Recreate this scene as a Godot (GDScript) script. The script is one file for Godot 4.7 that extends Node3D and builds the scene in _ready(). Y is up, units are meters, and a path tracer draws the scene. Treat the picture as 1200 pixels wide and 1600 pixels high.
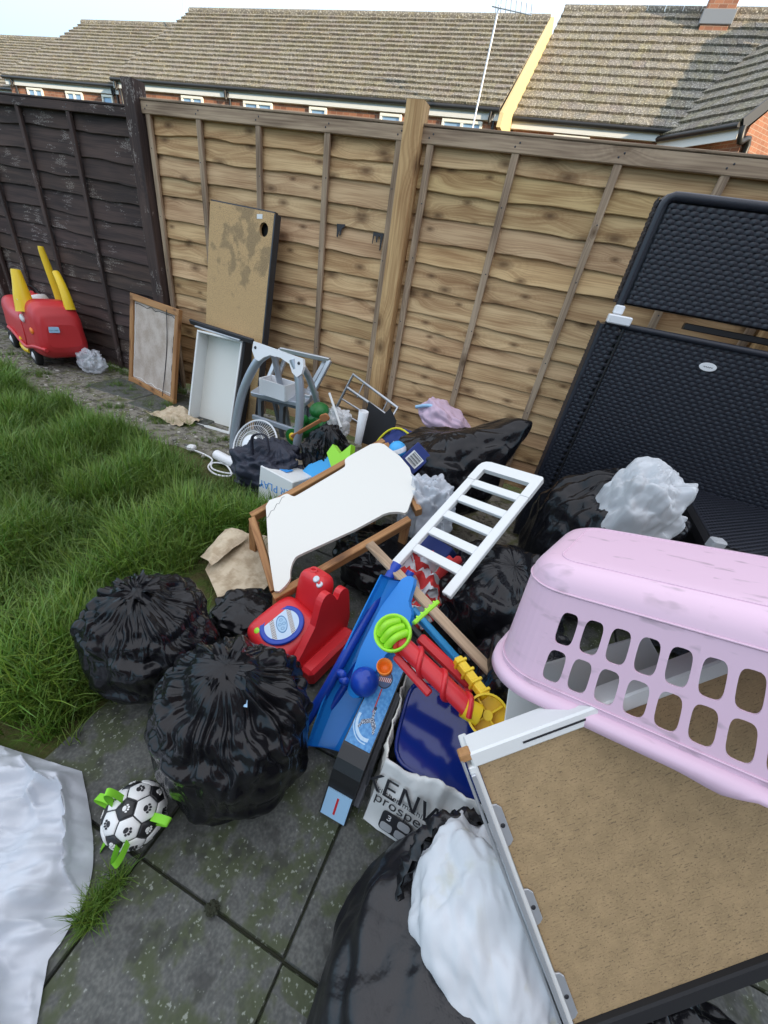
extends Node3D
# A back garden in the shade of the house, with discarded things piled along the fence.

var rng := RandomNumberGenerator.new()
var mats := {}
var taken := {}

func _ready():
	rng.seed = 4711
	set_camera_and_light()
	make_materials()
	build_ground()
	build_fences()
	build_houses()
	build_leaning_things()
	build_sofa()
	build_bags()
	build_back_pile()
	build_middle_pile()
	build_front_pile()
	build_grass()

func set_camera_and_light():
	var cam := Camera3D.new()
	cam.name = "camera"
	cam.transform = Transform3D(Basis(Vector3(0.9127, 0.15236, -0.37917), Vector3(-0.32891, 0.82454, -0.46039), Vector3(0.2425, 0.54491, 0.80266)).orthonormalized(), Vector3(0, 1.3, 0))
	cam.fov = 105.5
	cam.near = 0.02
	cam.far = 300.0
	add_child(cam)
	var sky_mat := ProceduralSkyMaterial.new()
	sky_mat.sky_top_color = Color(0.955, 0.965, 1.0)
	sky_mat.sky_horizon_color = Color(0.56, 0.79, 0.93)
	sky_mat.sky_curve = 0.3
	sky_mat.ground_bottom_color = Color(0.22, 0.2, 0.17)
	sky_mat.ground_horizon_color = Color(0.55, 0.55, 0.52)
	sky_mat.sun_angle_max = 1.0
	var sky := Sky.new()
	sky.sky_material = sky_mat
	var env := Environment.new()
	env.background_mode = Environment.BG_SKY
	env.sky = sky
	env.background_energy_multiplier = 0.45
	env.tonemap_mode = Environment.TONE_MAPPER_LINEAR
	env.tonemap_exposure = 3.95
	env.sdfgi_enabled = true
	env.ssao_enabled = true
	env.ssil_enabled = true
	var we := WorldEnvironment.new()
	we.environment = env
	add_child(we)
	var sun := DirectionalLight3D.new()
	sun.name = "sun"
	sun.light_energy = 0.6
	sun.light_color = Color(1.0, 0.91, 0.77)
	sun.light_angular_distance = 0.5
	sun.shadow_enabled = true
	add_child(sun)
	sun.look_at_from_position(Vector3(0.9, 0.22, 0.37) * 20.0, Vector3.ZERO, Vector3.UP)

# ---------------------------------------------------------------- helpers
func numbered(called: String) -> String:
	var n: int = taken.get(called, 0)
	taken[called] = n + 1
	return called if n == 0 else "%s_%03d" % [called, n]

func thing(called: String, label: String, category: String, at := Vector3.ZERO, group := "") -> Node3D:
	var o := Node3D.new()
	o.name = numbered(called)
	o.set_meta("label", label)
	o.set_meta("category", category)
	if group != "":
		o.set_meta("group", group)
	add_child(o)
	o.position = at
	return o

func structure(called: String) -> Node3D:
	var o := Node3D.new()
	o.name = numbered(called)
	o.set_meta("kind", "structure")
	add_child(o)
	return o

func new_st() -> SurfaceTool:
	var st := SurfaceTool.new()
	st.begin(Mesh.PRIMITIVE_TRIANGLES)
	return st

func part(parent: Node, called: String, st: SurfaceTool, m: Material) -> MeshInstance3D:
	st.generate_normals()
	var o := MeshInstance3D.new()
	o.name = called
	o.mesh = st.commit()
	o.material_override = m
	parent.add_child(o, true)
	return o

func mesh_part(parent: Node, called: String, mesh: Mesh, m: Material, xf := Transform3D.IDENTITY) -> MeshInstance3D:
	var o := MeshInstance3D.new()
	o.name = called
	o.mesh = mesh
	o.material_override = m
	o.transform = xf
	parent.add_child(o, true)
	return o

func vec(a) -> Vector3:
	return Vector3(a[0], a[1], a[2])

# basis from an x direction and a rough y direction
func frame(at: Vector3, x: Vector3, y: Vector3) -> Transform3D:
	var bx := x.normalized()
	var by := (y - bx * bx.dot(y)).normalized()
	return Transform3D(Basis(bx, by, bx.cross(by)), at)

# a, b, c run counter-clockwise seen from outside
func tri(st: SurfaceTool, a: Vector3, b: Vector3, c: Vector3):
	st.add_vertex(a); st.add_vertex(c); st.add_vertex(b)

func quad(st: SurfaceTool, a: Vector3, b: Vector3, c: Vector3, d: Vector3):
	tri(st, a, b, c); tri(st, a, c, d)

func quad_uv(st: SurfaceTool, p: Array, t: Array):
	for i in [0, 2, 1, 0, 3, 2]:
		st.set_uv(t[i]); st.add_vertex(p[i])

# box with chamfered edges, centred on xf
func bbox(st: SurfaceTool, xf: Transform3D, size: Vector3, bevel := 0.003):
	var h := size * 0.5
	var b: float = min(bevel, min(h.x, min(h.y, h.z)) * 0.45)
	st.set_smooth_group(-1)
	var ax := [Vector3(1, 0, 0), Vector3(0, 1, 0), Vector3(0, 0, 1)]
	var uvs := [Vector2(0, 0), Vector2(1, 0), Vector2(1, 1), Vector2(0, 1)]
	for k in 3:
		var u: Vector3 = ax[(k + 1) % 3]
		var v: Vector3 = ax[(k + 2) % 3]
		var n: Vector3 = ax[k]
		var hu: float = h[(k + 1) % 3] - b
		var hv: float = h[(k + 2) % 3] - b
		for s in [-1.0, 1.0]:
			var c: Vector3 = n * h[k] * s
			var pts := [c - u * hu - v * hv, c + u * hu - v * hv, c + u * hu + v * hv, c - u * hu + v * hv]
			if s < 0:
				pts.reverse()
			quad_uv(st, [xf * pts[0], xf * pts[1], xf * pts[2], xf * pts[3]], [Vector2(0, 0), Vector2(hu * 2, 0), Vector2(hu * 2, hv * 2), Vector2(0, hv * 2)])
	if b <= 0.0:
		return
	for k in 3:
		var e: Vector3 = ax[k]
		var i: int = (k + 1) % 3
		var j: int = (k + 2) % 3
		for si in [-1.0, 1.0]:
			for sj in [-1.0, 1.0]:
				var p1: Vector3 = ax[i] * h[i] * si + ax[j] * (h[j] - b) * sj
				var p2: Vector3 = ax[i] * (h[i] - b) * si + ax[j] * h[j] * sj
				var l: Vector3 = e * (h[k] - b)
				var q := [p1 - l, p1 + l, p2 + l, p2 - l]
				if si * sj > 0:
					q.reverse()
				st.set_uv(Vector2.ZERO)
				quad(st, xf * q[0], xf * q[1], xf * q[2], xf * q[3])
	for sx in [-1.0, 1.0]:
		for sy in [-1.0, 1.0]:
			for sz in [-1.0, 1.0]:
				var a := Vector3(h.x * sx, (h.y - b) * sy, (h.z - b) * sz)
				var c2 := Vector3((h.x - b) * sx, h.y * sy, (h.z - b) * sz)
				var d := Vector3((h.x - b) * sx, (h.y - b) * sy, h.z * sz)
				if sx * sy * sz > 0:
					tri(st, xf * a, xf * c2, xf * d)
				else:
					tri(st, xf * a, xf * d, xf * c2)

# box between two points a and b; w across (towards side), t thick
func bar(st: SurfaceTool, a: Vector3, b: Vector3, w: float, t: float, side := Vector3.UP, bevel := 0.002):
	var xf := frame((a + b) * 0.5, b - a, side)
	bbox(st, xf, Vector3((b - a).length(), w, t), bevel)

# polygon in the xy plane of xf, extruded to both sides of z = 0; edges rounded a little
func slab(st: SurfaceTool, xf: Transform3D, poly: PackedVector2Array, thick: float, bevel := 0.002, holes: Array = []):
	st.set_smooth_group(-1)
	var p := poly
	if Geometry2D.is_polygon_clockwise(p):
		p = poly.duplicate(); p.reverse()
	var inner := p
	if bevel > 0.0:
		var off := Geometry2D.offset_polygon(p, -bevel)
		if off.size() > 0:
			inner = off[0]
			if Geometry2D.is_polygon_clockwise(inner):
				inner.reverse()
	if inner.size() != p.size():
		inner = p
		bevel = 0.0
	else:
		var best := 0
		for i in inner.size():
			if inner[i].distance_to(p[0]) < inner[best].distance_to(p[0]):
				best = i
		var turned := PackedVector2Array()
		for i in inner.size():
			turned.append(inner[(best + i) % inner.size()])
		inner = turned
	var n := p.size()
	var h := thick * 0.5
	var b: float = min(bevel, h * 0.8)
	for i in n:
		var j := (i + 1) % n
		var a := p[i]; var c := p[j]; var ia := inner[i]; var ic := inner[j]
		st.set_uv(a)
		quad(st, xf * Vector3(a.x, a.y, h - b), xf * Vector3(a.x, a.y, -h + b), xf * Vector3(c.x, c.y, -h + b), xf * Vector3(c.x, c.y, h - b))
		if bevel > 0.0:
			quad(st, xf * Vector3(ia.x, ia.y, h), xf * Vector3(a.x, a.y, h - b), xf * Vector3(c.x, c.y, h - b), xf * Vector3(ic.x, ic.y, h))
			quad(st, xf * Vector3(ia.x, ia.y, -h), xf * Vector3(ic.x, ic.y, -h), xf * Vector3(c.x, c.y, -h + b), xf * Vector3(a.x, a.y, -h + b))
	var cap := inner
	for hole in holes:
		var hp: PackedVector2Array = hole
		if Geometry2D.is_polygon_clockwise(hp):
			hp = hp.duplicate(); hp.reverse()
		for i in hp.size():
			var j := (i + 1) % hp.size()
			st.set_uv(hp[i])
			quad(st, xf * Vector3(hp[i].x, hp[i].y, -h), xf * Vector3(hp[i].x, hp[i].y, h), xf * Vector3(hp[j].x, hp[j].y, h), xf * Vector3(hp[j].x, hp[j].y, -h))
		cap = bridged(cap, hp)
	var idx := Geometry2D.triangulate_polygon(cap)
	for i in range(0, idx.size(), 3):
		var a := cap[idx[i]]; var bb := cap[idx[i + 1]]; var c := cap[idx[i + 2]]
		if (bb - a).cross(c - a) < 0:
			var sw := bb; bb = c; c = sw
		for z in [h, -h]:
			var q := [a, bb, c] if z > 0 else [a, c, bb]
			for k in [0, 2, 1]:
				st.set_uv(q[k]); st.add_vertex(xf * Vector3(q[k].x, q[k].y, z))

# joins a hole to its polygon by a bridge, so that it can be triangulated
func bridged(outer: PackedVector2Array, hole: PackedVector2Array) -> PackedVector2Array:
	var bi := 0; var bj := 0; var best := 1e9
	for i in outer.size():
		for j in hole.size():
			var d := outer[i].distance_to(hole[j])
			if d < best:
				best = d; bi = i; bj = j
	var out := PackedVector2Array()
	for i in bi + 1:
		out.append(outer[i])
	for k in hole.size() + 1:
		out.append(hole[posmod(bj - k, hole.size())])
	out[out.size() - 1] += Vector2(1e-5, 1e-5)
	out.append(outer[bi] + Vector2(1e-5, -1e-5))
	for i in range(bi + 1, outer.size()):
		out.append(outer[i])
	return out

func rounded(w: float, h: float, r: float, seg := 5) -> PackedVector2Array:
	var p := PackedVector2Array()
	for k in 4:
		var c := Vector2((w * 0.5 - r) * (1 if k in [0, 3] else -1), (h * 0.5 - r) * (1 if k < 2 else -1))
		for i in seg + 1:
			var a := PI * 0.5 * (k + float(i) / seg)
			p.append(c + Vector2(cos(a), sin(a)) * r)
	return p

func moved(p: PackedVector2Array, by: Vector2) -> PackedVector2Array:
	var q := PackedVector2Array()
	for a in p:
		q.append(a + by)
	return q

func circle(r: float, n := 24) -> PackedVector2Array:
	var p := PackedVector2Array()
	for i in n:
		p.append(Vector2(cos(TAU * i / n), sin(TAU * i / n)) * r)
	return p

# smooth line through points
func curve_pts(raw: Array, n := 6) -> PackedVector3Array:
	var out := PackedVector3Array()
	for i in raw.size() - 1:
		var p0: Vector3 = raw[max(i - 1, 0)]
		var p1: Vector3 = raw[i]
		var p2: Vector3 = raw[i + 1]
		var p3: Vector3 = raw[min(i + 2, raw.size() - 1)]
		for k in n:
			out.append(p1.cubic_interpolate(p2, p0, p3, float(k) / n))
	out.append(raw[raw.size() - 1])
	return out

func tube(st: SurfaceTool, pts, r: float, sides := 8, r_end := -1.0, squash := 1.0):
	st.set_smooth_group(0)
	var n: int = pts.size()
	var rings := []
	var d0: Vector3 = (pts[1] - pts[0]).normalized()
	var u := d0.cross(Vector3.UP if abs(d0.y) < 0.9 else Vector3.RIGHT).normalized()
	for i in n:
		var d: Vector3 = (pts[min(i + 1, n - 1)] - pts[max(i - 1, 0)]).normalized()
		u = (u - d * d.dot(u)).normalized()
		var v := d.cross(u)
		var rr := r if r_end < 0 else lerpf(r, r_end, float(i) / (n - 1))
		var ring := PackedVector3Array()
		for k in sides:
			var a := TAU * k / sides
			ring.append(pts[i] + (u * cos(a) + v * sin(a) * squash) * rr)
		rings.append(ring)
	loft(st, rings, true)

# skin over rings of equal length (each ring runs counter-clockwise looking along the axis towards the start)
func loft(st: SurfaceTool, rings: Array, caps := true, group := 0):
	st.set_smooth_group(group)
	var m: int = rings[0].size()
	for i in rings.size() - 1:
		for k in m:
			var k2 := (k + 1) % m
			st.set_uv(Vector2(float(k) / m, float(i) / rings.size()))
			quad(st, rings[i][k], rings[i][k2], rings[i + 1][k2], rings[i + 1][k])
	if caps:
		st.set_smooth_group(7)
		for e in [0, rings.size() - 1]:
			var c := Vector3.ZERO
			for q in rings[e]:
				c += q
			c /= m
			for k in m:
				var k2 := (k + 1) % m
				if e == 0:
					tri(st, c, rings[e][k2], rings[e][k])
				else:
					tri(st, c, rings[e][k], rings[e][k2])
	st.set_smooth_group(group)

# profile of (radius, height) points turned round the y axis of xf
func lathe(st: SurfaceTool, xf: Transform3D, prof: Array, n := 24, crease := false):
	for i in prof.size() - 1:
		st.set_smooth_group(i % 2 if crease else 0)
		var a: Vector2 = prof[i]
		var b: Vector2 = prof[i + 1]
		for k in n:
			var t0 := TAU * k / n
			var t1 := TAU * (k + 1) / n
			var p := [Vector3(cos(t0) * a.x, a.y, -sin(t0) * a.x), Vector3(cos(t1) * a.x, a.y, -sin(t1) * a.x), Vector3(cos(t1) * b.x, b.y, -sin(t1) * b.x), Vector3(cos(t0) * b.x, b.y, -sin(t0) * b.x)]
			st.set_uv(Vector2(float(k) / n, float(i) / prof.size()))
			if a.x > 1e-6:
				tri(st, xf * p[0], xf * p[1], xf * p[2])
			if b.x > 1e-6:
				tri(st, xf * p[0], xf * p[2], xf * p[3])

func ball(st: SurfaceTool, xf: Transform3D, r: Vector3, n := 16, power := 1.0):
	var rings := []
	for i in range(1, n):
		var a := PI * i / n
		var ring := PackedVector3Array()
		for k in n * 2:
			var t := TAU * k / (n * 2)
			var p := Vector3(sin(a) * cos(t), cos(a), -sin(a) * sin(t))
			p = Vector3(sign(p.x) * pow(abs(p.x), power), sign(p.y) * pow(abs(p.y), power), sign(p.z) * pow(abs(p.z), power))
			ring.append(xf * (p * r))
		ring.reverse()
		rings.append(ring)
	loft(st, rings, true)

# sheet over u, v in 0..1
func sheet(st: SurfaceTool, f: Callable, nu: int, nv: int, uv_scale := Vector2.ONE):
	st.set_smooth_group(0)
	var p := []
	for j in nv + 1:
		var row := PackedVector3Array()
		for i in nu + 1:
			row.append(f.call(float(i) / nu, float(j) / nv))
		p.append(row)
	for j in nv:
		for i in nu:
			quad_uv(st, [p[j][i], p[j][i + 1], p[j + 1][i + 1], p[j + 1][i]], [Vector2(i, j) / Vector2(nu, nv) * uv_scale, Vector2(i + 1, j) / Vector2(nu, nv) * uv_scale, Vector2(i + 1, j + 1) / Vector2(nu, nv) * uv_scale, Vector2(i, j + 1) / Vector2(nu, nv) * uv_scale])

func noise_of(seed_: int, freq: float, octaves := 3, ridged := false) -> FastNoiseLite:
	var n := FastNoiseLite.new()
	n.seed = seed_
	n.noise_type = FastNoiseLite.TYPE_SIMPLEX_SMOOTH
	n.frequency = freq
	n.fractal_type = FastNoiseLite.FRACTAL_RIDGED if ridged else FastNoiseLite.FRACTAL_FBM
	n.fractal_octaves = octaves
	return n

# straight-edged facets, as in crumpled film
func facets_of(seed_: int, freq: float, octaves := 2) -> FastNoiseLite:
	var n := FastNoiseLite.new()
	n.seed = seed_
	n.noise_type = FastNoiseLite.TYPE_CELLULAR
	n.cellular_return_type = FastNoiseLite.RETURN_DISTANCE2_SUB
	n.cellular_distance_function = FastNoiseLite.DISTANCE_EUCLIDEAN
	n.cellular_jitter = 1.0
	n.frequency = freq
	n.fractal_type = FastNoiseLite.FRACTAL_FBM if octaves > 1 else FastNoiseLite.FRACTAL_NONE
	n.fractal_octaves = octaves
	return n

func lettering(parent: Node, text: String, size: float, m: Material, xf: Transform3D, font_name := "Droid Sans", wide := 1.0, called := "lettering"):
	var t := TextMesh.new()
	var f := SystemFont.new()
	f.font_names = PackedStringArray([font_name])
	t.font = f
	t.text = text
	t.font_size = 48
	t.pixel_size = size / 48.0
	t.depth = 0.0008
	t.curve_step = 2.0
	mesh_part(parent, called, t, m, xf.scaled_local(Vector3(wide, 1, 1)))

# ---------------------------------------------------------------- materials
func srgb(c: Color) -> Color:
	return c.linear_to_srgb()

func mk(called: String, c: Color, rough := 0.6, extra := {}) -> StandardMaterial3D:
	var m := StandardMaterial3D.new()
	m.albedo_color = srgb(c)
	m.roughness = rough
	m.metallic_specular = 0.5
	for k in extra:
		m.set(k, extra[k])
	mats[called] = m
	return m

func image_tex(w: int, h: int, f: Callable) -> ImageTexture:
	var data := PackedByteArray()
	data.resize(w * h * 3)
	var at := 0
	for y in h:
		for x in w:
			var c: Color = f.call(x, y)
			data[at] = clampi(int(c.r * 255.0), 0, 255)
			data[at + 1] = clampi(int(c.g * 255.0), 0, 255)
			data[at + 2] = clampi(int(c.b * 255.0), 0, 255)
			at += 3
	var im := Image.create_from_data(w, h, false, Image.FORMAT_RGB8, data)
	im.generate_mipmaps()
	return ImageTexture.create_from_image(im)

func mixc(a: Color, b: Color, t: float) -> Color:
	return a.lerp(b, clampf(t, 0.0, 1.0))

func relief(seed_: int, freq: float, octaves := 4, ridged := false, size := 512) -> ImageTexture:
	var n := noise_of(seed_, freq, octaves, ridged)
	var im := n.get_seamless_image(size, size, false, false, 0.1)
	im.convert(Image.FORMAT_RGB8)
	return ImageTexture.create_from_image(im)

func with_relief(m: StandardMaterial3D, tex: Texture2D, cm: float, world_scale := 1.0, is_world := false):
	m.heightmap_enabled = true
	m.heightmap_texture = tex
	m.heightmap_scale = cm
	m.uv1_triplanar = true
	m.uv1_world_triplanar = is_world
	m.uv1_scale = Vector3.ONE * world_scale

func wood_tex(seed_: int, light: Color, dark: Color, knots: int, flakes := 0.0) -> ImageTexture:
	var w := 2048; var h := 384
	var n1 := noise_of(seed_, 0.012, 3)
	var n2 := noise_of(seed_ + 1, 0.05, 3)
	var n3 := noise_of(seed_ + 2, 0.004, 3)
	var n4 := noise_of(seed_ + 3, 0.03, 4)
	var r := RandomNumberGenerator.new()
	r.seed = seed_
	var kn := []
	for i in knots:
		kn.append(Vector3(r.randf() * w, r.randf() * h, r.randf_range(7, 18)))
	var f := func(x: int, y: int) -> Color:
		var fy := float(y)
		var k_dark := 0.0
		var ring := 0.0
		for k in kn:
			var dx: float = (x - k.x) * 0.55
			var dy: float = y - k.y
			if absf(dx) > k.z * 5.0 or absf(dy) > k.z * 5.0:
				continue
			var d: float = sqrt(dx * dx + dy * dy) / k.z
			fy += dy * 1.2 * exp(-d * d * 0.35)
			k_dark = maxf(k_dark, exp(-d * d * 1.6))
			ring = maxf(ring, (0.5 + 0.5 * sin(d * 9.0 + n2.get_noise_2d(x, y) * 3.0)) * exp(-d * 0.7))
		var g := n1.get_noise_2d(x * 0.16, fy * 2.2 + n3.get_noise_2d(x, fy) * 22.0)
		var fine := n2.get_noise_2d(x * 0.09, fy * 4.0)
		var broad := n3.get_noise_2d(x * 0.8 + 900.0, y * 1.5)
		var t := 0.34 + g * 0.6 + fine * 0.5 + broad * 0.4 + ring * 0.5
		var c := mixc(light, dark, t)
		c = mixc(c, Color(0.3, 0.21, 0.13) if flakes == 0.0 else c, k_dark * 0.6)
		if flakes > 0.0:
			var fl := n4.get_noise_2d(x * 0.6, y * 3.0) * 0.6 + n3.get_noise_2d(x * 1.2 + 400.0, y * 1.2) * 1.3
			if fl > flakes and n2.get_noise_2d(x * 2.0, y * 6.0) > 0.05:
				c = mixc(c, Color(0.62, 0.6, 0.58), 0.75)
		return c
	return image_tex(w, h, f)

func make_materials():
	# timber
	var light_wood := wood_tex(11, Color(0.86, 0.735, 0.56), Color(0.65, 0.505, 0.355), 48)
	var grey_wood := wood_tex(31, Color(0.72, 0.63, 0.53), Color(0.47, 0.39, 0.32), 10)
	var dark_wood := wood_tex(51, Color(0.31, 0.245, 0.225), Color(0.18, 0.14, 0.135), 6, 0.6)
	var fine_bump := relief(5, 0.06, 4)
	for e in [["fence_wood", light_wood], ["grey_wood", grey_wood], ["dark_wood", dark_wood]]:
		var m := mk(e[0], Color.WHITE, 0.85)
		m.albedo_color = Color.WHITE
		m.albedo_texture = e[1]
		m.vertex_color_use_as_albedo = true
		m.heightmap_enabled = true
		m.heightmap_texture = e[1]
		m.heightmap_scale = 0.12
	var lum := mk("lumber", Color.WHITE, 0.7)
	lum.albedo_color = Color(0.8, 0.7, 0.6)
	lum.albedo_texture = light_wood
	lum.uv1_scale = Vector3(1, 1.6, 1)
	# black plastic film of the bags
	var cim := facets_of(77, 0.014, 3).get_seamless_image(512, 512, false, false, 0.1)
	cim.convert(Image.FORMAT_RGB8)
	var crease := ImageTexture.create_from_image(cim)
	var b := mk("bin_bag", Color(0.008, 0.008, 0.01), 0.2, {"metallic_specular": 0.4})
	with_relief(b, crease, 0.16, 2.4)
	var b2 := mk("bin_bag_stretched", Color(0.012, 0.012, 0.014), 0.33)
	with_relief(b2, crease, 0.12, 2.2)
	b2.uv1_scale = Vector3(6.0, 1.4, 6.0)
	var nv := mk("navy_nylon", Color(0.02, 0.023, 0.04), 0.62)
	with_relief(nv, crease, 0.2, 3.0)
	var cl := mk("clear_film", Color(0.82, 0.86, 0.93), 0.25)
	cl.transparency = BaseMaterial3D.TRANSPARENCY_ALPHA
	cl.albedo_color.a = 0.42
	with_relief(cl, crease, 0.15, 3.0)
	var wf := mk("white_film", Color(0.88, 0.91, 0.95), 0.3)
	wf.transparency = BaseMaterial3D.TRANSPARENCY_ALPHA
	wf.albedo_color.a = 0.58
	wf.backlight_enabled = true
	wf.backlight = Color(0.5, 0.5, 0.5)
	with_relief(wf, crease, 0.1, 2.0)
	var ws := mk("white_sheet", Color(0.5, 0.53, 0.58), 0.45)
	with_relief(ws, crease, 0.4, 1.6)
	var cot := mk("white_cotton", Color(0.68, 0.7, 0.73), 0.9)
	with_relief(cot, relief(93, 0.01, 3), 0.25, 2.0)
	var stn := noise_of(94, 0.014, 4)
	var stn2 := noise_of(95, 0.004, 3)
	cot.albedo_texture = image_tex(512, 512, func(x: int, y: int): return mixc(Color(0.95, 0.95, 0.95), Color(0.78, 0.74, 0.55), (stn2.get_noise_2d(x, y) * 1.6 + stn.get_noise_2d(x, y) * 0.7 - 0.42) * 1.6))
	# plastics and paints
	mk("red_plastic", Color(0.62, 0.022, 0.03), 0.35)
	mk("car_red", Color(0.55, 0.03, 0.035), 0.42)
	mk("yellow_plastic", Color(0.85, 0.58, 0.02), 0.38)
	mk("green_plastic", Color(0.32, 0.72, 0.03), 0.38)
	mk("dark_green", Color(0.015, 0.16, 0.03), 0.4)
	mk("blue_plastic", Color(0.015, 0.22, 0.66), 0.33)
	mk("deep_blue", Color(0.008, 0.05, 0.38), 0.3)
	mk("tub_blue", Color(0.005, 0.02, 0.17), 0.1)
	mk("orange_plastic", Color(0.85, 0.22, 0.02), 0.4)
	mk("white_paint", Color(0.72, 0.73, 0.72), 0.38)
	mk("white_laminate", Color(0.7, 0.69, 0.64), 0.3)
	mk("joint_soil", Color(0.028, 0.032, 0.018), 0.95)
	mk("white_plastic", Color(0.8, 0.81, 0.83), 0.35)
	mk("black_plastic", Color(0.014, 0.014, 0.016), 0.38)
	mk("black_card", Color(0.012, 0.012, 0.014), 0.75)
	mk("rubber", Color(0.018, 0.018, 0.018), 0.8)
	mk("grey_plastic", Color(0.1, 0.11, 0.125), 0.5)
	mk("pale_grey", Color(0.42, 0.43, 0.45), 0.45)
	mk("silver", Color(0.5, 0.52, 0.55), 0.35, {"metallic": 0.75})
	mk("grey_metal", Color(0.42, 0.46, 0.52), 0.4, {"metallic": 0.5})
	mk("zinc", Color(0.55, 0.58, 0.62), 0.42, {"metallic": 0.6})
	mk("dark_metal", Color(0.05, 0.052, 0.06), 0.4, {"metallic": 0.4})
	mk("ink", Color(0.02, 0.02, 0.025), 0.6)
	mk("print_blue", Color(0.04, 0.28, 0.72), 0.5)
	mk("lime_ribbon", Color(0.22, 0.62, 0.03), 0.7)
	mk("ball_white", Color(0.76, 0.76, 0.75), 0.5)
	mk("backpack_navy", Color(0.018, 0.035, 0.17), 0.75)
	mk("backpack_yellow", Color(0.72, 0.66, 0.02), 0.6)
	mk("sky_blue", Color(0.05, 0.38, 0.78), 0.45)
	mk("pale_blue", Color(0.36, 0.58, 0.8), 0.45)
	mk("crimson_cloth", Color(0.55, 0.04, 0.04), 0.9)
	mk("brick_orange", Color(0.4, 0.16, 0.06), 0.8)
	mk("glass", Color(0.25, 0.4, 0.6), 0.05, {"metallic_specular": 0.9})
	mk("upvc", Color(0.78, 0.77, 0.7), 0.4)
	mk("gutter_black", Color(0.02, 0.02, 0.022), 0.4)
	mk("lead", Color(0.2, 0.22, 0.25), 0.6)
	mk("buff_render", Color(0.62, 0.5, 0.27), 0.85)
	var pk := mk("pink_plastic", Color(0.72, 0.5, 0.62), 0.34)
	with_relief(pk, relief(17, 0.02, 3), 0.012, 3.0)
	var sm := noise_of(18, 0.011, 4)
	pk.albedo_texture = image_tex(512, 512, func(x: int, y: int): return mixc(Color.WHITE, Color(0.72, 0.74, 0.72), (sm.get_noise_2d(x * 0.5, y * 1.5) - 0.36) * 2.2))
	# boards
	var sp := noise_of(21, 0.22, 2)
	var bl := noise_of(22, 0.006, 4)
	var mdf := mk("hardboard", Color.WHITE, 0.75)
	mdf.albedo_color = Color(1, 1, 1)
	mdf.albedo_texture = image_tex(1024, 1024, func(x: int, y: int):
		var c := mixc(Color(0.68, 0.575, 0.43), Color(0.62, 0.525, 0.39), 0.5 + bl.get_noise_2d(x * 1.5, y * 1.5) * 0.9)
		var s := sp.get_noise_2d(x * 0.3 + bl.get_noise_2d(x * 3.0, y * 3.0) * 9.0, y * 0.45)
		if s > 0.3: c = mixc(c, Color(0.38, 0.32, 0.25), (s - 0.3) * 1.7)
		if s < -0.4: c = mixc(c, Color(0.72, 0.62, 0.45), 0.5)
		return c)
	mdf.uv1_scale = Vector3(2.2, 2.2, 1)
	var tb := mk("stained_board", Color.WHITE, 0.7)
	tb.albedo_texture = image_tex(512, 640, func(x: int, y: int):
		var c := mixc(Color(0.80, 0.66, 0.47), Color(0.73, 0.60, 0.42), 0.5 + sp.get_noise_2d(x, y))
		var e := bl.get_noise_2d(x * 2.0 + 300.0, y * 1.6) * 1.5 + sp.get_noise_2d(x * 1.4, y * 1.4) * 0.4
		var lobe := 1.0 - Vector2((x - 200.0) / 190.0, (y - 340.0) / 170.0).length()
		if e + lobe > 0.45: c = mixc(c, Color(0.55, 0.46, 0.33), clampf((e + lobe - 0.45) * 3.0, 0.0, 0.7))
		if sp.get_noise_2d(x + 50.0, y) > 0.35: c = c.darkened(0.25)
		return c)
	var pb := mk("pin_paper", Color.WHITE, 0.85)
	pb.albedo_texture = image_tex(384, 384, func(x: int, y: int): return mixc(Color(0.76, 0.71, 0.67), Color(0.66, 0.6, 0.55), 0.5 + bl.get_noise_2d(x * 2.0, y * 2.0) * 1.0 + sp.get_noise_2d(x * 0.5, y * 0.5) * 0.3))
	pb.uv1_scale = Vector3(1.2, 1.2, 1)
	var cb := mk("cardboard", Color.WHITE, 0.85)
	cb.albedo_texture = image_tex(384, 384, func(x: int, y: int): return mixc(Color(0.78, 0.72, 0.62), Color(0.64, 0.57, 0.47), 0.35 + bl.get_noise_2d(x * 2.0, y * 2.0) * 1.5 + sp.get_noise_2d(x * 0.15, y) * 0.35))
	with_relief(cb, crease, 0.25, 3.0)
	# ground
	var g1 := noise_of(41, 0.012, 5)
	var g2 := noise_of(42, 0.16, 3)
	var g3 := noise_of(43, 0.045, 4)
	var pav := mk("paving", Color.WHITE, 0.68)
	pav.albedo_texture = image_tex(1024, 1024, func(x: int, y: int):
		var a := g1.get_noise_2d(x, y); var s := g2.get_noise_2d(x, y); var m3 := g3.get_noise_2d(x, y)
		var c := mixc(Color(0.27, 0.28, 0.27), Color(0.38, 0.385, 0.37), 0.45 + s * 0.8 + m3 * 0.6)
		c = mixc(c, Color(0.225, 0.26, 0.15), clampf(a * 2.2 + m3 * 0.6 + 0.15, 0.0, 0.85))
		c = mixc(c, Color(0.15, 0.155, 0.15), clampf(g1.get_noise_2d(x + 3000.0, y) * 1.6 - 0.3 + m3, 0.0, 0.6))
		if s * 0.6 + g3.get_noise_2d(x * 2.0 + 700.0, y * 2.0) + a * 0.5 > 0.66: c = mixc(c, Color(0.6, 0.62, 0.6), 0.7)
		return c)
	pav.uv1_scale = Vector3(0.6, 0.6, 1)
	pav.heightmap_enabled = true
	pav.heightmap_texture = relief(44, 0.08, 5)
	pav.heightmap_scale = 0.25
	var pth := mk("path_concrete", Color.WHITE, 0.9)
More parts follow.
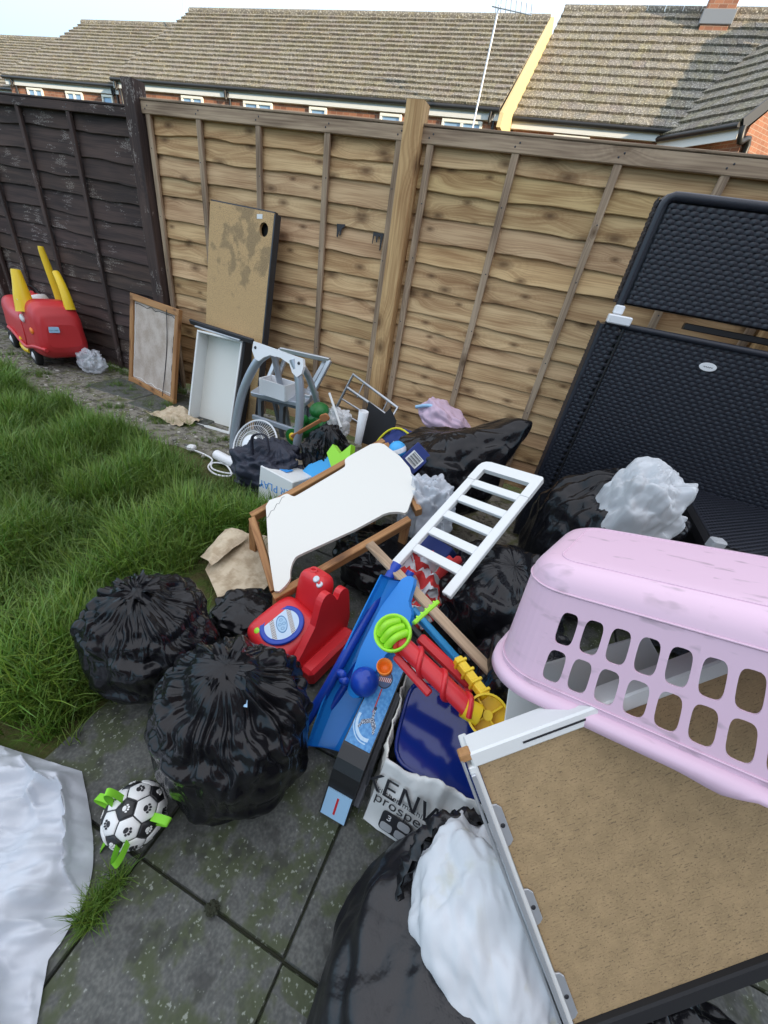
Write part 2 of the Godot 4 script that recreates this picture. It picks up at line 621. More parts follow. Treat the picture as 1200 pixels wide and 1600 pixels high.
	pth.albedo_texture = image_tex(1024, 1024, func(x: int, y: int):
		var a := g1.get_noise_2d(x, y); var s := g2.get_noise_2d(x, y); var m3 := g3.get_noise_2d(x, y)
		var c := mixc(Color(0.44, 0.425, 0.39), Color(0.58, 0.565, 0.52), 0.4 + s * 0.9 + m3 * 0.6)
		c = mixc(c, Color(0.36, 0.37, 0.24), a * 2.4)
		c = mixc(c, Color(0.26, 0.245, 0.22), (g1.get_noise_2d(x + 2000.0, y * 2.0) + m3 * 0.6) * 1.7)
		return c)
	with_relief(pth, relief(45, 0.05, 5), 0.8, 0.8, true)
	var ear := mk("soil", Color.WHITE, 0.95)
	ear.albedo_texture = image_tex(512, 512, func(x: int, y: int): return mixc(Color(0.25, 0.32, 0.1), Color(0.3, 0.28, 0.15), 0.5 + g1.get_noise_2d(x * 2, y * 2) + g2.get_noise_2d(x, y) * 0.6))
	with_relief(ear, relief(46, 0.05, 5), 1.0, 1.2, true)
	# far house walls and roofs
	var bt := mk("brickwork", Color.WHITE, 0.85)
	bt.albedo_texture = image_tex(1024, 1024, func(x: int, y: int):
		var row: int = y / 16
		var fx: int = x + (16 if row % 2 == 1 else 0)
		if y % 16 < 2 or fx % 43 < 2: return Color(0.62, 0.56, 0.5)
		var hsh: float = fposmod(sin(float((fx / 43) * 127 + row * 311)) * 43758.5, 1.0)
		return mixc(Color(0.64, 0.44, 0.34), Color(0.5, 0.33, 0.26), hsh + g2.get_noise_2d(x, y) * 0.4))
	bt.uv1_triplanar = true
	bt.uv1_world_triplanar = true
	bt.uv1_scale = Vector3.ONE * 0.208
	var rt := mk("roof_tile", Color.WHITE, 0.9)
	rt.albedo_texture = image_tex(1024, 1024, func(x: int, y: int):
		var s := g2.get_noise_2d(x * 0.5, y * 0.5); var m3 := g3.get_noise_2d(x, y)
		var c := mixc(Color(0.40, 0.385, 0.36), Color(0.52, 0.495, 0.45), 0.4 + m3 * 1.2 + s * 0.5)
		c = mixc(c, Color(0.53, 0.49, 0.38), g1.get_noise_2d(x, y) * 1.3)
		if s * 0.8 + m3 * 0.6 > 0.36: c = mixc(c, Color(0.88, 0.87, 0.82), 0.85)
		return c)
	rt.vertex_color_use_as_albedo = true
	rt.uv1_triplanar = true
	rt.uv1_world_triplanar = true
	rt.uv1_scale = Vector3.ONE * 0.3

# ---------------------------------------------------------------- ground
func build_ground():
	var hills := noise_of(3, 0.6, 3)
	var ground := structure("ground")
	var st := new_st()
	sheet(st, func(u, v):
		var x: float = lerpf(-60.0, 60.0, u)
		var z: float = lerpf(60.0, -60.0, v)
		return Vector3(x, -0.06, z), 12, 12)
	part(ground, "earth", st, mats.soil)
	# lawn bed: gently uneven soil under the grass
	var lawn := structure("lawn")
	st = new_st()
	sheet(st, func(u, v):
		var x: float = lerpf(-9.0, -0.9, u)
		var z: float = lerpf(2.4, -2.0, v)
		return Vector3(x, -0.015 + hills.get_noise_2d(x, z) * 0.012, z), 60, 36)
	part(lawn, "turf_bed", st, mats.soil)
	# concrete strip along the fence
	var path := structure("path")
	st = new_st()
	var edge := noise_of(8, 1.4, 3)
	sheet(st, func(u, v):
		var x: float = lerpf(-9.0, 4.0, u)
		var front: float = -1.84 - x * 0.02 + edge.get_noise_1d(x) * 0.10
		var z: float = lerpf(front, -2.72, v)
		var d: float = clampf(v * 12.0, 0, 1)
		return Vector3(x, lerpf(-0.04, 0.004, d) + hills.get_noise_2d(x * 3.0, z * 3.0) * 0.006 * d, z), 130, 16)
	part(path, "concrete", st, mats.path_concrete)
	# smoother sections that are still whole
	for e in [[-3.45, -2.95, -2.5, -2.18], [-2.93, -2.2, -2.56, -2.14]]:
		st = new_st()
		bbox(st, Transform3D(Basis(Vector3.UP, 0.05), Vector3((e[0] + e[1]) * 0.5, -0.005, (e[2] + e[3]) * 0.5)), Vector3(e[1] - e[0], 0.04, e[3] - e[2]), 0.008)
		part(path, "concrete_slab", st, mats.paving)
	# loose stones on the path
	var stones := MultiMesh.new()
	stones.transform_format = MultiMesh.TRANSFORM_3D
	stones.use_colors = true
	var pm := new_st()
	ball(pm, Transform3D.IDENTITY, Vector3(1, 0.55, 0.8), 4, 0.8)
	pm.generate_normals()
	stones.mesh = pm.commit()
	var r := RandomNumberGenerator.new()
	r.seed = 9
	stones.instance_count = 1500
	for i in 1500:
		var x := r.randf_range(-5.6, -1.0)
		var z := r.randf_range(-2.35, -1.78) if r.randf() < 0.85 else r.randf_range(-2.62, -1.78)
		var s: float = r.randf_range(0.003, 0.008) if r.randf() < 0.9 else r.randf_range(0.008, 0.018)
		stones.set_instance_transform(i, Transform3D(Basis(Vector3.UP, r.randf() * TAU).scaled(Vector3.ONE * s), Vector3(x, 0.004, z)))
		var g := r.randf_range(0.12, 0.5)
		stones.set_instance_color(i, Color(g, g * 0.95, g * 0.86))
	var sm := mk("stone", Color.WHITE, 0.8)
	sm.albedo_color = Color.WHITE
	sm.vertex_color_use_as_albedo = true
	var mi := MultiMeshInstance3D.new()
	mi.name = "loose_stones"
	mi.multimesh = stones
	mi.material_override = sm
	mi.set_meta("kind", "stuff")
	path.add_child(mi)
	# paving slabs of the patio
	var patio := structure("patio")
	st = new_st()
	bbox(st, Transform3D(Basis.IDENTITY, Vector3(1.95, -0.033, 0.35)), Vector3(5.7, 0.04, 4.4), 0.0)
	part(patio, "bedding", st, mats.joint_soil)
	var nx := 14
	for i in nx:
		for j in 11:
			var x0 := -0.905 + i * 0.41
			var z0 := 2.3 - j * 0.41 + 0.012
			st = new_st()
			var w := 0.41 - 0.003 - r.randf() * 0.002
			var xf := Transform3D(Basis(Vector3.UP, r.randf_range(-0.006, 0.006)) * Basis(Vector3.RIGHT, r.randf_range(-0.004, 0.004)), Vector3(x0 + 0.205, -0.02 + r.randf_range(-0.003, 0.002), z0 - 0.205))
			slab_tile(st, xf, w, r)
			part(patio, "paving_slab", st, mats.paving)

func slab_tile(st: SurfaceTool, xf: Transform3D, w: float, r: RandomNumberGenerator):
	st.set_smooth_group(-1)
	var h := w * 0.5
	var b := 0.0025
	var o := Vector2(r.randf(), r.randf())
	var ring := []
	for c in [Vector2(-1, 1), Vector2(1, 1), Vector2(1, -1), Vector2(-1, -1)]:
		ring.append(c * (h + r.randf_range(-0.002, 0.001)))
	for k in 4:
		var a: Vector2 = ring[k]; var c: Vector2 = ring[(k + 1) % 4]
		var ai := a * (1.0 - b / h); var ci := c * (1.0 - b / h)
		quad_uv(st, [xf * Vector3(a.x, -0.03, a.y), xf * Vector3(c.x, -0.03, c.y), xf * Vector3(c.x, 0.014, c.y), xf * Vector3(a.x, 0.014, a.y)], [a + o, c + o, c + o, a + o])
		quad_uv(st, [xf * Vector3(a.x, 0.014, a.y), xf * Vector3(c.x, 0.014, c.y), xf * Vector3(ci.x, 0.02, ci.y), xf * Vector3(ai.x, 0.02, ai.y)], [a + o, c + o, ci + o, ai + o])
	var q := []
	var t := []
	for k in 4:
		var ai: Vector2 = ring[k] * (1.0 - b / h)
		q.append(xf * Vector3(ai.x, 0.02, ai.y)); t.append(ai + o)
	quad_uv(st, q, t)

# ---------------------------------------------------------------- fences
# a length of timber with the grain along it; uv in metres along and across
func timber(st: SurfaceTool, a: Vector3, b: Vector3, w: float, t: float, side: Vector3, r: RandomNumberGenerator, tint: Color, bevel := 0.003):
	st.set_color(tint)
	var xf := frame((a + b) * 0.5, b - a, side)
	var l := (b - a).length() * 0.5
	var o := Vector2(l / 3.8 + r.randf() * maxf(0.0, 0.98 - l / 1.9), r.randf() * 0.5)
	st.set_smooth_group(-1)
	var prof := []
	for c in [Vector2(1, 1), Vector2(-1, 1), Vector2(-1, -1), Vector2(1, -1)]:
		var h := Vector2(w * 0.5, t * 0.5)
		var flip: bool = c.x * c.y < 0
		var p1 := Vector2(c.x * h.x, c.y * (h.y - bevel)); var p2 := Vector2(c.x * (h.x - bevel), c.y * h.y)
		prof.append_array([p2, p1] if flip else [p1, p2])
	var run := 0.0
	for i in 8:
		var p: Vector2 = prof[i]; var q: Vector2 = prof[(i + 1) % 8]
		var d := p.distance_to(q)
		var p3 := [Vector3(-l, p.x, p.y), Vector3(-l, q.x, q.y), Vector3(l, q.x, q.y), Vector3(l, p.x, p.y)]
		quad_uv(st, [xf * p3[3], xf * p3[2], xf * p3[1], xf * p3[0]], [o + Vector2(l / 3.8, run * 1.2), o + Vector2(l / 3.8, (run + d) * 1.2), o + Vector2(-l / 3.8, (run + d) * 1.2), o + Vector2(-l / 3.8, run * 1.2)])
		run += d
	for e in [-l, l]:
		for i in range(1, 7):
			var q := [Vector3(e, prof[0].x, prof[0].y), Vector3(e, prof[i].x, prof[i].y), Vector3(e, prof[i + 1].x, prof[i + 1].y)]
			st.set_uv(o)
			if e > 0: tri(st, xf * q[0], xf * q[1], xf * q[2])
			else: tri(st, xf * q[0], xf * q[2], xf * q[1])

func lap_board(st: SurfaceTool, x0: float, x1: float, top: float, bottom: float, z: float, wave: FastNoiseLite, k: float, amp: float, r: RandomNumberGenerator, tint: Color):
	st.set_color(tint)
	st.set_smooth_group(0)
	var n := 56
	var o := Vector2(-x0 / 3.8 - 0.6 + r.randf() * 0.46, r.randf() * 0.72)
	var rows := []
	for i in n + 1:
		var u := float(i) / n
		var x := lerpf(x0, x1, u)
		var dip := wave.get_noise_2d(x * 1.0, k * 7.3) * amp + wave.get_noise_2d(x * 3.4, k * 7.3 + 50.0) * amp * 0.35
		var lift := wave.get_noise_2d(x * 0.8, k * 3.1 + 90.0) * 0.006
		var yb := bottom + dip
		rows.append([Vector3(x, top, z - 0.008), Vector3(x, lerpf(top, yb, 0.5), z + 0.002 + lift * 0.5), Vector3(x, yb + 0.003, z + 0.010 + lift), Vector3(x, yb, z + 0.008 + lift), Vector3(x, yb, z - 0.004 + lift), Vector3(x, top, z - 0.02)])
	for i in n:
		var a: Array = rows[i]; var b: Array = rows[i + 1]
		for m in 5:
			st.set_smooth_group(0 if m < 2 else m)
			var ua := Vector2(a[m].x / 3.8 + 0.6, (top - a[m].y) * 1.7) + o
			var ub := Vector2(b[m].x / 3.8 + 0.6, (top - b[m].y) * 1.7) + o
			var uc := Vector2(b[m + 1].x / 3.8 + 0.6, (top - b[m + 1].y) * 1.7) + o
			var ud := Vector2(a[m + 1].x / 3.8 + 0.6, (top - a[m + 1].y) * 1.7) + o
			quad_uv(st, [a[m + 1], b[m + 1], b[m], a[m]], [ud, uc, ub, ua])

func fence_panel(called: String, label: String, x0: float, x1: float, top: float, battens: Array, rail_h: float, dark: bool, seed_: int):
	var r := RandomNumberGenerator.new()
	r.seed = seed_
	var z := -2.69
	var t := thing(called, label, "fence", Vector3.ZERO, "fence panels")
	var wave := noise_of(seed_, 1.1, 2)
	var bm: Material = mats.dark_wood if dark else mats.fence_wood
	var gm: Material = mats.dark_wood if dark else mats.grey_wood
	var y := top - 0.012
	var k := 0
	while y > 0.08:
		var h := (0.135 if k == 0 else r.randf_range(0.098, 0.145)) * (1.0 if y > 0.9 else 0.85)
		var st := new_st()
		var g := r.randf_range(0.82, 1.1)
		var tint := Color(g, g * r.randf_range(0.94, 1.02), g * r.randf_range(0.88, 1.04))
		lap_board(st, x0 + 0.01, x1 - 0.01, y + 0.02, maxf(y - h, 0.03), z, wave, k, 0.014, r, tint)
		part(t, "board", st, bm)
		y -= h
		k += 1
	for bx in battens:
		var st := new_st()
		var g := r.randf_range(0.9, 1.1)
		timber(st, Vector3(bx + r.randf_range(-0.006, 0.006), 0.03, z + 0.026), Vector3(bx, top - rail_h + 0.001, z + 0.026), 0.038, 0.022, Vector3.RIGHT, r, Color(g, g, g))
		part(t, "batten", st, gm)
		for yy in [0.3, 0.62, 0.95, 1.3, 1.62]:
			var ns := new_st()
			lathe(ns, Transform3D(Basis(Vector3.RIGHT, PI / 2), Vector3(bx + r.randf_range(-0.008, 0.008), yy + r.randf_range(-0.05, 0.05), z + 0.0365)), [Vector2(0.004, 0), Vector2(0.0035, 0.0012), Vector2(0, 0.0014)], 8)
			part(t, "nail", ns, mats.dark_metal)
	var st2 := new_st()
	timber(st2, Vector3(x0, top - rail_h * 0.5, z + 0.03), Vector3(x1, top - rail_h * 0.5, z + 0.03), rail_h, 0.022, Vector3.UP, r, Color(1.02, 1.02, 1.02))
	part(t, "top_rail", st2, gm)
	st2 = new_st()
	timber(st2, Vector3(x0, top + 0.007, z + 0.015), Vector3(x1, top + 0.007, z + 0.015), 0.012, 0.06, Vector3.UP, r, Color(0.75, 0.75, 0.75))
	part(t, "capping", st2, gm)
	for bx in battens:
		for s in [-1, 1]:
			var ns := new_st()
			lathe(ns, Transform3D(Basis(Vector3.RIGHT, PI / 2), Vector3(bx + s * 0.01, top - rail_h * 0.5 + s * 0.008, z + 0.0405)), [Vector2(0.005, 0), Vector2(0.004, 0.0015), Vector2(0, 0.0017)], 8)
			part(t, "nail", ns, mats.dark_metal)
	return t

func build_fences():
	var r := RandomNumberGenerator.new()
	r.seed = 60
	fence_panel("garden_fence", "dark stained lap fence panel with flaking white patches behind the red toy car", -4.97, -3.02, 1.845, [-3.06, -3.63, -4.16, -4.66, -4.94], 0.05, true, 201)
	fence_panel("garden_fence", "dark stained lap fence panel running out at the left edge", -7.0, -5.08, 1.845, [-5.6, -6.1, -6.6], 0.05, true, 202)
	var mid = fence_panel("garden_fence", "light timber lap fence panel with black paint drips behind the tall stained board", -2.93, -1.04, 1.885, [-2.885, -2.47, -2.02, -1.545, -1.10], 0.062, false, 203)
	fence_panel("garden_fence", "light timber lap fence panel behind the rattan sofa and pointed black bag", -0.99, 0.945, 1.885, [-0.92, -0.464, 0.024, 0.475, 0.9], 0.065, false, 204)
	fence_panel("garden_fence", "light timber lap fence panel running out at the right edge", 1.02, 2.9, 1.885, [1.08, 1.5, 1.97, 2.4, 2.86], 0.065, false, 205)
	for e in [["fence_post", "dark stained fence post between the dark and the light panel", -2.97, 1.975, true], ["fence_post", "light square fence post with a knot between the two light panels", -1.015, 1.975, false], ["fence_post", "light fence post hidden behind the rattan sofa", 0.985, 1.97, false], ["fence_post", "dark fence post at the left edge of the dark panel", -5.025, 1.93, true]]:
		var t := thing(e[0], e[1], "fence post", Vector3.ZERO, "fence posts")
		var st := new_st()
		timber(st, Vector3(e[2], -0.05, -2.655), Vector3(e[2] - 0.005, e[3], -2.655), 0.098, 0.1, Vector3.RIGHT, r, Color(0.95, 0.9, 0.8) if not e[4] else Color.WHITE, 0.004)
		part(t, "post", st, mats.dark_wood if e[4] else mats.fence_wood)
	# old paint that ran over the top edge of two boards
	for e in [[-1.455, 1.415, [[0, 0], [0.06, 0.004], [0.055, -0.012], [0.04, -0.02], [0.035, -0.055], [0.028, -0.06], [0.024, -0.03], [0.016, -0.07], [0.008, -0.066], [0.006, -0.03]]], [-1.2, 1.405, [[0, 0], [0.07, 0], [0.066, -0.03], [0.064, -0.085], [0.056, -0.09], [0.052, -0.02], [0.036, -0.018], [0.032, -0.05], [0.026, -0.05], [0.022, -0.018], [0.008, -0.02], [0.006, -0.06], [0.001, -0.06]]]]:
		var poly := PackedVector2Array()
		for q in e[2]:
			poly.append(Vector2(q[0], q[1]))
		var st := new_st()
		slab(st, Transform3D(Basis(Vector3.RIGHT, -0.1), Vector3(e[0], e[1], -2.6765)), poly, 0.002, 0.0)
		part(mid, "paint_drip", st, mats.ink)

# ---------------------------------------------------------------- houses
# one slope of tiles: eave line from a to b (b to the right seen from the front), going up and back
func tile_slope(parent: Node, a: Vector3, b: Vector3, up: Vector3, length: float, courses: int, r: RandomNumberGenerator, cut_left := 0.0, cut_right := 0.0):
	var along := (b - a).normalized()
	var w := (b - a).length()
	var n := along.cross(up).normalized()
	var g := length / courses
	for c in courses:
		var st := new_st()
		st.set_smooth_group(-1)
		var f0 := float(c) / courses
		var x0 := w * 0.0 + cut_left * f0
		var x1 := w + cut_right * f0
		var cnt := int(ceil((x1 - x0) / 0.3))
		var shift := 0.15 if c % 2 == 1 else 0.0
		for k in cnt + 1:
			var l := maxf(x0, x0 + k * 0.3 - shift)
			var e := minf(x1, x0 + (k + 1) * 0.3 - shift - 0.006)
			if e - l < 0.02:
				continue
			var lift := 0.062 + r.randf_range(-0.006, 0.006)
			var s := g * c - 0.03 + r.randf_range(-0.008, 0.008)
			var e2 := g * (c + 1) + 0.03
			var tone := r.randf_range(0.85, 1.12)
			if r.randf() < 0.012:
				tone = 1.5
			st.set_color(Color(tone, tone * r.randf_range(0.95, 1.01), tone * r.randf_range(0.86, 1.0)))
			var tl := a + along * l; var tr := a + along * e
			var p0 := tl + up * s + n * lift; var p1 := tr + up * s + n * (lift + r.randf_range(-0.003, 0.003))
			var p2 := tr + up * e2 + n * 0.006; var p3 := tl + up * e2 + n * 0.006
			quad(st, p0, p1, p2, p3)
			quad(st, p0 - n * 0.055, p1 - n * 0.055, p1, p0)
			quad(st, tl + up * s, p0, p3, tl + up * e2)
			quad(st, p1, tr + up * s, tr + up * e2, p2)
		part(parent, "tile_course", st, mats.roof_tile)
	# felt below the tiles
	var bs := new_st()
	quad(bs, a - n * 0.01, b - n * 0.01, b + along * cut_right + up * length - n * 0.01, a + along * cut_left + up * length - n * 0.01)
	part(parent, "roof_felt", bs, mats.lead)

func window(parent: Node, c: Vector3, w: float, h: float, panes: int, n := Vector3(0, 0, 1)):
	var right := Vector3.UP.cross(n)
	var xf := Transform3D(Basis(right, Vector3.UP, n), c)
	var st := new_st()
	for e in [[0.0, h * 0.5 - 0.03, w, 0.06], [0.0, -h * 0.5 + 0.03, w, 0.06], [-w * 0.5 + 0.03, 0.0, 0.06, h - 0.12], [w * 0.5 - 0.03, 0.0, 0.06, h - 0.12]]:
		bbox(st, xf * Transform3D(Basis.IDENTITY, Vector3(e[0], e[1], 0.03)), Vector3(e[2], e[3], 0.07), 0.006)
	for k in panes - 1:
		bbox(st, xf * Transform3D(Basis.IDENTITY, Vector3(-w * 0.5 + w * (k + 1) / panes, 0, 0.03)), Vector3(0.07, h - 0.12, 0.065), 0.006)
	var fr := part(parent, "window", st, mats.upvc)
	for k in panes:
		var ps := new_st()
		var cx := -w * 0.5 + w * (k + 0.5) / panes
		bbox(ps, xf * Transform3D(Basis.IDENTITY, Vector3(cx, 0, 0.012)), Vector3(w / panes - 0.05, h - 0.1, 0.02), 0.0)
		part(fr, "pane", ps, mats.glass)
	st = new_st()
	bbox(st, xf * Transform3D(Basis.IDENTITY, Vector3(0, -h * 0.5 - 0.04, 0.06)), Vector3(w + 0.1, 0.08, 0.16), 0.01)
	part(fr, "sill", st, mats.upvc)

func terrace(label: String, x0: float, x1: float, ze: float, ye: float, yr: float, run: float, wins: Array, pipes: Array, seed_: int, courses := 17) -> Node3D:
	var r := RandomNumberGenerator.new()
	r.seed = seed_
	var t := thing("terrace_house", label, "house", Vector3.ZERO, "houses behind the fence")
	var wz := ze - 0.14
	var st := new_st()
	bbox(st, Transform3D(Basis.IDENTITY, Vector3((x0 + x1) * 0.5, ye * 0.5 - 0.05, wz - run)), Vector3(x1 - x0 - 0.1, ye + 0.02, run * 2.0), 0.0)
	# gable triangles
	for x in [x0 + 0.051, x1 - 0.051]:
		st.set_smooth_group(-1)
		var q := [Vector3(x, ye - 0.04, wz - 0.01), Vector3(x, ye - 0.04, wz - run * 2.0 + 0.3), Vector3(x, yr - 0.1, ze - run)]
		if x < (x0 + x1) * 0.5: tri(st, q[0], q[2], q[1])
		else: tri(st, q[0], q[1], q[2])
	part(t, "wall", st, mats.brickwork)
	var up := Vector3(0, yr - ye, -run)
	tile_slope(t, Vector3(x0, ye, ze), Vector3(x1, ye, ze), up.normalized(), up.length(), courses, r)
	var back := Vector3(0, yr - ye, run).normalized()
	var bs := new_st()
	quad(bs, Vector3(x1, ye, ze - run * 2.0), Vector3(x0, ye, ze - run * 2.0), Vector3(x0, yr, ze - run), Vector3(x1, yr, ze - run))
	part(t, "rear_slope", bs, mats.roof_tile)
	# ridge tiles
	var k := x0
	while k < x1 - 0.1:
		var rs := new_st()
		rs.set_color(Color.WHITE * r.randf_range(0.85, 1.15))
		var e := minf(k + 0.44, x1)
		tube(rs, PackedVector3Array([Vector3(k, yr + 0.0, ze - run), Vector3(e, yr + 0.0, ze - run)]), 0.11, 10)
		part(t, "ridge_tile", rs, mats.roof_tile)
		k += 0.45
	# fascia, gutter and pipes
	st = new_st()
	bbox(st, Transform3D(Basis.IDENTITY, Vector3((x0 + x1) * 0.5, ye - 0.13, ze - 0.05)), Vector3(x1 - x0, 0.15, 0.03), 0.004)
	part(t, "fascia", st, mats.white_paint)
	st = new_st()
	bbox(st, Transform3D(Basis.IDENTITY, Vector3((x0 + x1) * 0.5, ye - 0.215, ze - 0.10)), Vector3(x1 - x0, 0.02, 0.13), 0.0)
	part(t, "soffit", st, mats.white_paint)
	st = new_st()
	tube(st, PackedVector3Array([Vector3(x0, ye - 0.05, ze + 0.03), Vector3(x1, ye - 0.05, ze + 0.03)]), 0.05, 10)
	part(t, "gutter", st, mats.gutter_black)
	for px in pipes:
		st = new_st()
		tube(st, curve_pts([Vector3(px, ye - 0.08, ze + 0.03), Vector3(px, ye - 0.28, ze), Vector3(px + 0.1, ye - 0.45, wz + 0.06), Vector3(px + 0.1, 0.1, wz + 0.06)], 4), 0.035, 8)
		part(t, "downpipe", st, mats.gutter_black)
	for w in wins:
		window(t, Vector3(w[0], ye - 0.25 - w[2] * 0.5, wz + 0.01), w[1], w[2], w[3])
	return t

func build_houses():
	terrace("long terrace with lichen covered roof and white fascia straight behind the fence", -15.45, -2.9, -13.0, 4.63, 7.35, 3.65, [[-12.35, 0.82, 1.1, 2], [-9.95, 1.0, 1.1, 2], [-7.95, 0.55, 1.1, 1], [-5.75, 0.62, 1.1, 1], [-3.8, 1.05, 1.1, 2]], [-11.0, -3.1, -15.3], 301)
	terrace("lower terrace with a stepped roof to the left of the long one", -21.6, -15.9, -13.6, 4.62, 7.2, 3.65, [[-18.2, 0.8, 1.1, 2], [-20.2, 0.8, 1.1, 2], [-16.6, 0.5, 1.1, 1]], [-16.2, -21.2], 302)
	terrace("lowest terrace roof at the far left edge", -30.0, -21.8, -14.3, 4.45, 6.9, 3.65, [[-23.0, 0.8, 1.1, 2], [-25.5, 0.8, 1.1, 2]], [-22.1], 303)
	# gable with white bargeboard at the far left, a few pixels of it show
	var fg := thing("terrace_house", "brick gable with white bargeboard peeping in at the far left edge", "house", Vector3.ZERO, "houses behind the fence")
	var st := new_st()
	st.set_smooth_group(-1)
	var gz := -22.0
	slab(st, Transform3D(Basis.IDENTITY, Vector3(-40.4, 0, gz - 0.5)), PackedVector2Array([Vector2(-5, 0), Vector2(5, 0), Vector2(5, 6.6), Vector2(0, 10.1), Vector2(-5, 6.6)]), 1.0, 0.0)
	part(fg, "wall", st, mats.brickwork)
	st = new_st()
	bar(st, Vector3(-35.1, 6.7, gz + 0.1), Vector3(-40.4, 10.4, gz + 0.1), 0.25, 0.05)
	bar(st, Vector3(-40.45, 10.4, gz + 0.1), Vector3(-45.7, 6.7, gz + 0.1), 0.25, 0.05)
	part(fg, "bargeboard", st, mats.white_paint)
	# buff side wall of the long terrace, standing proud of the next roof
	var side := thing("gable_parapet", "sunlit buff rendered gable edge between the two nearest roofs", "wall")
	st = new_st()
	var poly := PackedVector2Array([Vector2(-12.95, 4.28), Vector2(-13.0, 4.55), Vector2(-16.65, 7.41), Vector2(-17.2, 7.0), Vector2(-17.2, 4.28)])
	slab(st, Transform3D(Basis(Vector3(0, 0, 1), Vector3(0, 1, 0), Vector3(-1, 0, 0)), Vector3(-2.84, 0, 0)), poly, 0.1, 0.0)
	part(side, "render", st, mats.buff_render)
	# set-back house on the right with its chimney
	var ze := -14.2
	var rh = terrace("set back brick house with a chimney on its mottled roof", -2.78, 6.5, ze, 4.80, 8.0, 3.7, [[-1.2, 0.9, 1.1, 2]], [], 304, 13)
	st = new_st()
	bbox(st, Transform3D(Basis.IDENTITY, Vector3(1.22, 8.5, -17.5)), Vector3(0.66, 2.2, 0.62), 0.01)
	var ch := part(rh, "chimney", st, mats.brickwork)
	st = new_st()
	bbox(st, Transform3D(Basis.IDENTITY, Vector3(1.22, 7.66, -17.3)), Vector3(0.76, 0.26, 0.3), 0.01)
	part(ch, "flashing", st, mats.lead)
	for e in [[-0.15, 0.35], [0.12, 0.25]]:
		st = new_st()
		lathe(st, Transform3D(Basis.IDENTITY, Vector3(1.22 + e[0], 9.6, -17.5)), [Vector2(0.13, 0), Vector2(0.1, e[1]), Vector2(0.12, e[1] + 0.05), Vector2(0.0, e[1] + 0.05)], 14)
		part(ch, "chimney_pot", st, mats.brick_orange)
	# angled house whose shaded slope meets it in a valley
	var wing := thing("terrace_house", "angled house on the right whose tiled slope lies in shade", "house", Vector3.ZERO, "houses behind the fence")
	var r := RandomNumberGenerator.new()
	r.seed = 305
	var a := Vector3(0.62, 4.68, -14.5)
	var b := Vector3(2.14, 4.68, -12.9)
	var along := (b - a).normalized()
	var inw := Vector3(along.z, 0, -along.x)
	var up := (inw * 3.7 + Vector3(0, 3.35, 0))
	tile_slope(wing, a, b, up.normalized(), up.length(), 13, r, 0.0, 0.0)
	st = new_st()
	st.set_smooth_group(-1)
	var w0 := a + inw * 0.3; var w1 := b + inw * 0.3
	var d0 := Vector3(0, -4.7, 0)
	quad(st, w0 + d0, w1 + d0, w1, w0)
	quad(st, w1 + d0, w1 + d0 + inw * 7.0, w1 + inw * 7.0, w1)
	tri(st, w1, w1 + inw * 7.0, w1 + inw * 3.4 + Vector3(0, 3.2, 0))
	part(wing, "wall", st, mats.brickwork)
	st = new_st()
	bar(st, a + Vector3(0, -0.15, 0) + inw * 0.05, b + Vector3(0, -0.15, 0) + inw * 0.05, 0.24, 0.03)
	part(wing, "fascia", st, mats.white_paint)
	st = new_st()
	tube(st, PackedVector3Array([a + Vector3(0, -0.06, 0) - inw * 0.04, b + Vector3(0, -0.06, 0) - inw * 0.04]), 0.055, 8)
	part(wing, "gutter", st, mats.gutter_black)
	st = new_st()
	quad(st, b + inw * 7.4, a + inw * 7.4, a + up, b + up)
	part(wing, "rear_slope", st, mats.roof_tile)
	st = new_st()
	tube(st, curve_pts([b + Vector3(0.05, -0.08, 0.05), b + Vector3(0.12, -0.3, 0.02), b + inw * 0.45 + along * 0.06 + Vector3(0, -0.6, 0), b + inw * 0.45 + along * 0.06 + Vector3(0, -4.6, 0)], 5), 0.06, 8)
	part(wing, "downpipe", st, mats.gutter_black)
	st = new_st()
	bar(st, b + along * 0.03 + Vector3(0, -0.05, 0), b + up + along * 0.03 + Vector3(0, -0.05, 0), 0.2, 0.04, Vector3.UP)
	part(wing, "bargeboard", st, mats.gutter_black)
	# the house the garden belongs to: it stands behind the viewer and keeps the low sun off the garden
	var own := thing("own_house", "brick house behind the viewer that shades the garden", "house")
	st = new_st()
	bbox(st, Transform3D(Basis.IDENTITY, Vector3(14.5, 2.5, 5.9)), Vector3(24.0, 5.0, 7.0), 0.01)
	part(own, "wall", st, mats.brickwork)
	st = new_st()
	st.set_smooth_group(-1)
	quad(st, Vector3(26.7, 4.95, 2.1), Vector3(2.3, 4.95, 2.1), Vector3(2.3, 7.9, 5.9), Vector3(26.7, 7.9, 5.9))
	quad(st, Vector3(2.3, 4.95, 9.7), Vector3(26.7, 4.95, 9.7), Vector3(26.7, 7.9, 5.9), Vector3(2.3, 7.9, 5.9))
	for x in [2.51, 26.49]:
		var q := [Vector3(x, 4.96, 2.45), Vector3(x, 4.96, 9.35), Vector3(x, 7.8, 5.9)]
		if x < 5: tri(st, q[0], q[2], q[1])
		else: tri(st, q[0], q[1], q[2])
	part(own, "roof", st, mats.roof_tile)
	for e in [[4.2, 4.0, 1.4], [8.5, 4.0, 1.6], [13.0, 4.0, 1.2], [4.4, 1.5, 1.6], [9.5, 1.5, 1.8]]:
		window(own, Vector3(e[0], e[1], 2.39), e[2], 1.15, 2, Vector3(0, 0, -1))
	# television aerials
	aerial("tall television aerial on a thin pole rising in front of the long roof", Vector3(-3.35, 2.5, -12.4), 3.5, 1.0)
	aerial("small television aerial on the ridge of the long roof", Vector3(-15.6, 7.1, -16.5), 1.25, 0.8)

